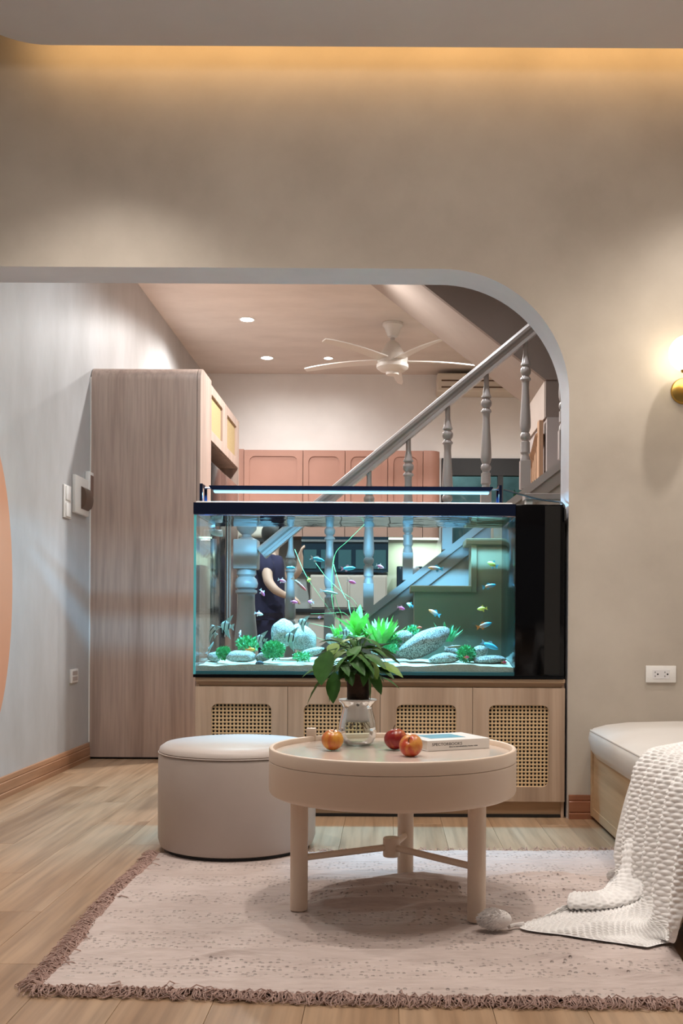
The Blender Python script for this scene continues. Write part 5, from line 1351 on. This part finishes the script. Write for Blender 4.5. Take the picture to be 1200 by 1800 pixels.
# ------------------------------------------------------------------ rug
def rug_mat():
    m, nt, b = base_mat('rug_cloth'); b.inputs['Roughness'].default_value = .95; b.inputs['Specular IOR Level'].default_value = .15; b.inputs['Sheen Weight'].default_value = .25
    g = node(nt, 'ShaderNodeNewGeometry')
    def nz(sc_, st, det=3):
        mp = node(nt, 'ShaderNodeMapping'); mp.inputs['Scale'].default_value = st; nt.links.new(g.outputs['Position'], mp.inputs[0])
        n = node(nt, 'ShaderNodeTexNoise'); n.inputs['Scale'].default_value = sc_; n.inputs['Detail'].default_value = det; nt.links.new(mp.outputs[0], n.inputs['Vector']); return n
    n1 = nz(60, (.25, 1, 1)); n2 = nz(5, (1, 1, 1), 5)
    mp = node(nt, 'ShaderNodeMapping'); mp.inputs['Scale'].default_value = (70, 62, 1); nt.links.new(g.outputs['Position'], mp.inputs[0])
    vo = node(nt, 'ShaderNodeTexVoronoi'); vo.inputs['Scale'].default_value = 1.0; vo.inputs['Randomness'].default_value = .55; nt.links.new(mp.outputs[0], vo.inputs['Vector'])
    wv = node(nt, 'ShaderNodeTexWave', wave_type='BANDS', bands_direction='Y'); wv.inputs['Scale'].default_value = 1.6; wv.inputs['Distortion'].default_value = 1.0
    nt.links.new(g.outputs['Position'], wv.inputs['Vector'])
    th = node(nt, 'ShaderNodeMapRange'); th.inputs['From Min'].default_value = .12; th.inputs['From Max'].default_value = .32; nt.links.new(vo.outputs['Distance'], th.inputs['Value'])
    # eyelets only in some bands
    bd = node(nt, 'ShaderNodeMapRange'); bd.inputs['From Min'].default_value = .60; bd.inputs['From Max'].default_value = .80; nt.links.new(wv.outputs['Fac'], bd.inputs['Value'])
    mxm = node(nt, 'ShaderNodeMath', operation='MAXIMUM'); nt.links.new(th.outputs[0], mxm.inputs[0]); nt.links.new(bd.outputs[0], mxm.inputs[1])
    r = node(nt, 'ShaderNodeValToRGB'); e = r.color_ramp.elements; e[0].position = .32; e[1].position = .68
    e[0].color = (.42, .335, .300, 1); e[1].color = (.55, .455, .415, 1)
    ad = node(nt, 'ShaderNodeMath', operation='ADD'); hf = node(nt, 'ShaderNodeMath', operation='MULTIPLY'); hf.inputs[1].default_value = .5
    nt.links.new(n1.outputs['Fac'], ad.inputs[0]); nt.links.new(n2.outputs['Fac'], ad.inputs[1]); nt.links.new(ad.outputs[0], hf.inputs[0]); nt.links.new(hf.outputs[0], r.inputs[0])
    mx = node(nt, 'ShaderNodeMix', data_type='RGBA', blend_type='MULTIPLY'); mx.inputs['Factor'].default_value = 1
    mr = node(nt, 'ShaderNodeMapRange'); mr.inputs['To Min'].default_value = .84; mr.inputs['To Max'].default_value = 1.0; nt.links.new(mxm.outputs[0], mr.inputs['Value'])
    nt.links.new(r.outputs[0], mx.inputs['A']); nt.links.new(mr.outputs[0], mx.inputs['B']); nt.links.new(mx.outputs['Result'], b.inputs['Base Color'])
    a2 = node(nt, 'ShaderNodeMath', operation='ADD'); nt.links.new(mxm.outputs[0], a2.inputs[0]); nt.links.new(n1.outputs['Fac'], a2.inputs[1])
    bp = node(nt, 'ShaderNodeBump'); bp.inputs['Strength'].default_value = .9; bp.inputs['Distance'].default_value = .005; nt.links.new(a2.outputs[0], bp.inputs['Height']); nt.links.new(bp.outputs[0], b.inputs['Normal'])
    return m
M['rug'] = rug_mat()
M['fringe'] = noisy('rug_fringe', (.36, .235, .195), (.50, .345, .295), 90, .95)
cBL, cFL, cFR, cBR = PF(275, 1502), PF(62, 1742), PF(1235, 1768), PF(1120, 1497)
cBR.x = .845; cFR.x = max(cFR.x, .62)
def rug_xy(u, v):
    """u left-right, v front-back"""
    f = cFL.lerp(cFR, u); b = cBL.lerp(cBR, u); p = f.lerp(b, v)
    p.x += .006 * math.sin(v * 9) * (1 - u); p.y += .008 * math.sin(u * 7 + 1) * (1 - v); return p
legs_xy = [PF(525, 1600), PF(837, 1620), PF(712, 1550)]
def rug_z(x, y):
    z = .005 + .006 * max(0, noise.noise(Vector((x * 2.0, y * 7, 0)))) + .010 * max(0, .55 - abs(noise.noise(Vector((x * 3.2 + y, y * 10, 4.1)))) * 4) * max(0, .25 + noise.noise(Vector((x * 2.2, y * 2.6, 9.0)))) + .0035 * max(0, .5 - abs(noise.noise(Vector((x * 7, y * 26, 1.7)))) * 3)
    # ridges pushed up across the rug
    for (cx_, cy_, hw_, sl_, h_, wd) in ((.16, 3.00, .24, .12, .028, .020), (-.04, 2.86, .26, -.06, .026, .022), (.22, 2.83, .20, .10, .020, .018), (-.05, 3.02, .20, .02, .024, .020), (.62, 2.86, .18, .1, .012, .018), (.10, 3.06, .30, .06, .040, .036), (.02, 2.94, .32, -.10, .034, .042), (.52, 2.99, .22, .05, .020, .022), (.50, 3.19, .25, .02, .018, .020), (-.32, 2.44, .22, .10, .014, .020), (.42, 2.40, .12, -.5, .018, .022), (-.28, 2.66, .22, .04, .010, .03), (.6, 2.30, .2, -.3, .013, .03)):
        dx_ = (x - cx_) / hw_
        if abs(dx_) < 1:
            yy = y - cy_ - sl_ * (x - cx_) - .012 * math.sin(x * 17)
            z += 1.15 * h_ * (1 - dx_ * dx_) ** 1.3 * math.exp(-abs(yy / wd) ** (1.1 if yy < 0 else 1.7))
    for l in legs_xy:
        d = math.hypot(x - l.x, y - l.y)
        if d < .07: z = .005 + (z - .005) * max(0, (d - .028) / .042)
    d = math.hypot(x - OX, y - OY)
    if d < ORR + .03: z = min(z, .0055)
    return z
t = thing('rug', 'thin dusty pink woven rug with frayed fringe under the coffee table', 'rug', ((cFL.x + cFR.x) / 2, 2.85, 0), world=True)
bm = NB(); NU, NV = 300, 280; g_ = []
for i in range(NU + 1):
    row = []
    for j in range(NV + 1):
        p = rug_xy(i / NU, j / NV); row.append(bm.verts.new((p.x, p.y, rug_z(p.x, p.y))))
    g_.append(row)
for i in range(NU):
    for j in range(NV): bm.faces.new((g_[i][j], g_[i + 1][j], g_[i + 1][j + 1], g_[i][j + 1]))
obj('cloth', bm, M['rug'], t, auto=180)
bm = NB()
def fringe(u, v, out, n_=1, L=(.025, .055), r=.0015):
    p = rug_xy(u, v); q = Vector((p.x, p.y, .005)); d = Vector(out) + Vector((rnd.gauss(0, .45), rnd.gauss(0, .45), 0)); d.normalize()
    l = rnd.uniform(*L); s = Vector((-d.y, d.x, 0)) * rnd.uniform(-.02, .02)
    tube(bm, [q - d * .006, q + d * l * .4 + s * .6 + Vector((0, 0, rnd.uniform(.002, .014))), q + d * l * .75 + s + Vector((0, 0, rnd.uniform(0, .008))), q + d * l - s * .3 + Vector((0, 0, -.001))], [r, r, r * .9, r * .5], 4)
for i in range(800): fringe(0, rnd.random(), (-1, -.1, 0))
for i in range(1000): fringe(rnd.random(), 0, (0, -1, 0))
for i in range(200): fringe(rnd.random(), 1, (0, 1, 0), L=(.006, .026), r=.0010)
obj('fringe', bm, M['fringe'], t, kind='stuff')

# ------------------------------------------------------------------ knitted throw
M['knit'] = noisy('knit_wool', (.78, .75, .725), (.87, .845, .82), 60, .95, .3, 400, spec=.15, sheen=.3, bdist=.002)
t = thing('knitted_throw', 'chunky white knitted throw hanging off the bench onto the rug', 'throw', (.75, 2.8, 0), world=True)
ye_ = [3.14, 2.99, 2.83, 2.66, 2.45]
net = []
fl7 = [(.685, 3.10, .020), (.615, 2.95, .018), (.52, 2.77, .016), (.60, 2.63, .014), (.70, 2.53, .014)]
fl8 = [(.665, 3.06, .012), (.56, 2.86, .012), (.350, 2.665, .013), (.47, 2.585, .012), (.640, 2.500, .012)]
for i in range(5):
    y = ye_[i]; q = i / 4
    net.append([Vector((1.45, y + .10, .428)), Vector((1.05, y + .05, .432)), Vector((.88, y + .01, .425)), Vector((.800, y, .402)), Vector((.770 - .01 * q, y - .01, .30)), Vector((.748 - .012 * q, y - .015, .17)), Vector((.730 - .02 * q, y - .02, .055)),
                Vector(fl7[i]), Vector(fl8[i])])
def crp(ps, t_):
    n_ = len(ps) - 1; i = min(int(t_ * n_), n_ - 1); f = t_ * n_ - i
    p0, p1, p2, p3 = ps[max(i - 1, 0)], ps[i], ps[i + 1], ps[min(i + 2, n_)]
    return 0.5 * ((2 * p1) + (p2 - p0) * f + (2 * p0 - 5 * p1 + 4 * p2 - p3) * f * f + (3 * p1 - p0 - 3 * p2 + p3) * f ** 3)
def throw_pt(u, v):
    p = crp([crp(net[i], v) for i in range(5)], u)
    # folds of the hanging part
    k_ = max(0, min(1, (v - .22) / .2)) * max(0, min(1, (.86 - v) / .16))
    top = max(0, min(1, v / .2)) * max(0, min(1, (.4 - v) / .2))
    f = .5 + .5 * math.cos(2 * PI * (u * 5.2 + .05 + .16 * math.sin(v * 5)))
    f = f ** 1.3
    p = p + Vector((-.060 * k_ * (f - .25), 0, .020 * top * f))
    fl = max(0, min(1, (v - .8) / .1)) * max(0, min(1, (1 - v) / .08))
    p.z += .022 * fl * max(0, math.cos(2 * PI * (u * 2.6 + .1))) ** 2
    return p
NUk, NVk = 320, 640
pts_ = [[throw_pt(i / NUk, j / NVk) for j in range(NVk + 1)] for i in range(NUk + 1)]
# arc lengths give the stitches an even size
ulen = .72; 
vl = [0.0]
for j in range(NVk): vl.append(vl[-1] + (pts_[NUk // 2][j + 1] - pts_[NUk // 2][j]).length)
cell = .0190
bm = NB(); g_ = []
for i in range(NUk + 1):
    row = []
    for j in range(NVk + 1):
        p = pts_[i][j]
        du = pts_[min(i + 1, NUk)][j] - pts_[max(i - 1, 0)][j]; dv = pts_[i][min(j + 1, NVk)] - pts_[i][max(j - 1, 0)]
        nn = du.cross(dv)
        nn = nn.normalized() if nn.length > 1e-12 else Vector((0, 0, 1))
        if nn.z < -.1 or (abs(nn.z) <= .1 and nn.x > 0): nn = -nn
        a_, b_ = i / NUk * ulen / cell, vl[j] / (cell * .68)
        row_i = int(b_); st = abs(math.sin(PI * (a_ + .5 * (row_i % 2)))) * abs(math.sin(PI * b_))
        edge = min(i / 10, (NUk - i) / 10, (NVk - j) / 10, 1)
        q = p + nn * ((.0058 * st) * edge); q.z = max(q.z, .0115)
        row.append(bm.verts.new(q))
    g_.append(row)
for i in range(NUk):
    for j in range(NVk): bm.faces.new((g_[i][j], g_[i + 1][j], g_[i + 1][j + 1], g_[i][j + 1]))
obj('knit_cloth', bm, M['knit'], t, auto=180)
# folded layer lying on the floor part
bm = NB(); path = cr([(.505, 2.842, .034), (.56, 2.828, .036), (.62, 2.835, .040), (.675, 2.865, .056), (.715, 2.915, .10), (.735, 2.96, .17)], 26); rings = []
for i, p in enumerate(path):
    d = (path[min(i + 1, len(path) - 1)] - path[max(i - 1, 0)]).normalized(); s = d.cross(Vector((0, 0, 1))).normalized(); up = s.cross(d)
    e = math.sqrt(max(0.05, min(1, (i + .3) / 7))); tp = 1 - .55 * max(0, i / len(path) - .45); ring = []
    for k in range(64):
        a = 2 * PI * k / 64; st = abs(math.sin(PI * i / 6.0)) * abs(math.sin(7 * a + (int(i / 6) % 2) * PI / 2))
        ring.append(bm.verts.new(p + s * math.cos(a) * (.058 * e * tp + .005 * st) + up * math.sin(a) * (.0165 * e * tp + .005 * st)))
    rings.append(ring)
for a, b in zip(rings, rings[1:]):
    for k in range(64): bm.faces.new((a[k], a[(k + 1) % 64], b[(k + 1) % 64], b[k]))
bm.faces.new(rings[0]); bm.faces.new(rings[-1]); obj('folded_edge', bm, M['knit'], t, auto=180)
M['wool'] = noisy('wool_white', (.72, .68, .66), (.84, .80, .77), 80, .95, spec=.1, sheen=.3)
def pompom(c, d, R_, n_=1500):
    bm = NB(); d = Vector(d).normalized(); bmesh.ops.create_icosphere(bm, subdivisions=3, radius=R_ * .86)
    for v in bm.verts: v.co += d * (v.co.dot(d)) * .35; v.co.z *= .82
    for _ in range(n_):
        q = Vector((rnd.gauss(0, 1), rnd.gauss(0, 1), rnd.gauss(0, .8))).normalized(); root = q * R_ * .7 + d * q.dot(d) * R_ * .25
        root = root * 1.1; tip = root + (q * .16 - d * .6 + Vector((rnd.gauss(0, .2), rnd.gauss(0, .2), rnd.gauss(0, .2)))) * R_ * .36
        root.z *= .85; tip.z *= .85
        tube(bm, [root, (root + tip) / 2 + Vector((0, 0, .002)), tip], [.0016, .0015, .0006], 3)
    bmesh.ops.translate(bm, verts=bm.verts, vec=c); 
    for v in bm.verts: v.co.z = max(v.co.z, .009)
    return obj('tassel', bm, M['wool'], t, kind='stuff')
f_ = PF(872, 1646); pompom((f_.x, f_.y + .02, .038), (1, .05, 0), .036)
f_ = PF(1088, 1558); pompom((f_.x, f_.y + .02, .026), (1, 0.3, 0), .027, 700)
bm = NB(); tube(bm, [(PF(900, 1638).x - .01, PF(900, 1640).y, .016), (.335, 2.662, .017), (.36, 2.668, .017)], [.006, .005, .007], 8); obj('tassel_cord', bm, M['wool'], t)

# ------------------------------------------------------------------ wall lamp and socket on the front wall
g0 = P(1207, 621, WF - .12); b0 = P(1201, 688, WF)
t = thing('wall_lamp', 'glowing white globe wall lamp with round brass backplate at the right edge', 'lamp', (b0.x, WF, b0.z))
def tow(bm, v):  # local helper: lathe axis z -> -y
    bmesh.ops.rotate(bm, verts=bm.verts, matrix=Matrix.Rotation(PI / 2, 3, 'X')); bmesh.ops.translate(bm, verts=bm.verts, vec=v)
bm = NB(); lathe(bm, [(.053, 0), (.054, .003), (.050, .012), (.036, .017), (0, .018)], 36); tow(bm, (0, 0, 0)); obj('backplate', bm, M['brass'], t)
gz, gx = g0.z - b0.z, g0.x - b0.x
bm = NB(); tube(bm, cr([(0, -.016, 0), (0, -.08, 0), (gx * .5, -.112, .015), (gx, -.12, .05), (gx, -.12, gz - .066)], 5), .006, 10); obj('arm', bm, M['brass'], t)
bm = NB(); lathe(bm, [(.008, -.012), (.022, -.006), (.026, .004), (.02, .008)], 24, (gx, -.12, gz - .068)); obj('globe_holder', bm, M['brass'], t)
bm = NB(); bmesh.ops.create_uvsphere(bm, u_segments=32, v_segments=20, radius=31.5 * (WF - .12) / F, matrix=Matrix.Translation((gx, -.12, gz))); obj('globe', bm, M['globe'], t)
gl = bpy.data.lights.new('globe_light', 'POINT'); gl.energy = 5; gl.color = (1.0, .80, .48); gl.shadow_soft_size = .075
go = bpy.data.objects.new('globe_light', gl); C.objects.link(go); go.parent = t; go.location = (gx, -.12, gz)
oa, ob = P(1134, 1170, WF), P(1187, 1200, WF)
t = thing('power_outlet', 'white double power outlet on the wall above the bench', 'socket', ((oa.x + ob.x) / 2, WF, (oa.z + ob.z) / 2))
hw_, hz2 = (ob.x - oa.x) / 2, (oa.z - ob.z) / 2
bxo('plate', -hw_, hw_, -.009, 0, -hz2, hz2, M['white'], t, .003, 2)
bxo('socket_insert', -hw_ * .56, hw_ * .56, -.0105, -.0088, -hz2 * .55, hz2 * .55, M['cup_white'], t, .001, 1)
for s in (-1, 1):
    for dz in (-.008, .008):
        bxo('slot', s * .020 - .006, s * .020 - .0035, -.0112, -.0104, dz - .003, dz + .003, M['dark'], t)
    bm = NB(); lathe(bm, [(.0035, 0), (.0035, .0008), (0, .0008)], 10); tow(bm, (s * .020 + .006, -.0104, 0)); obj('earth_hole', bm, M['dark'], t)
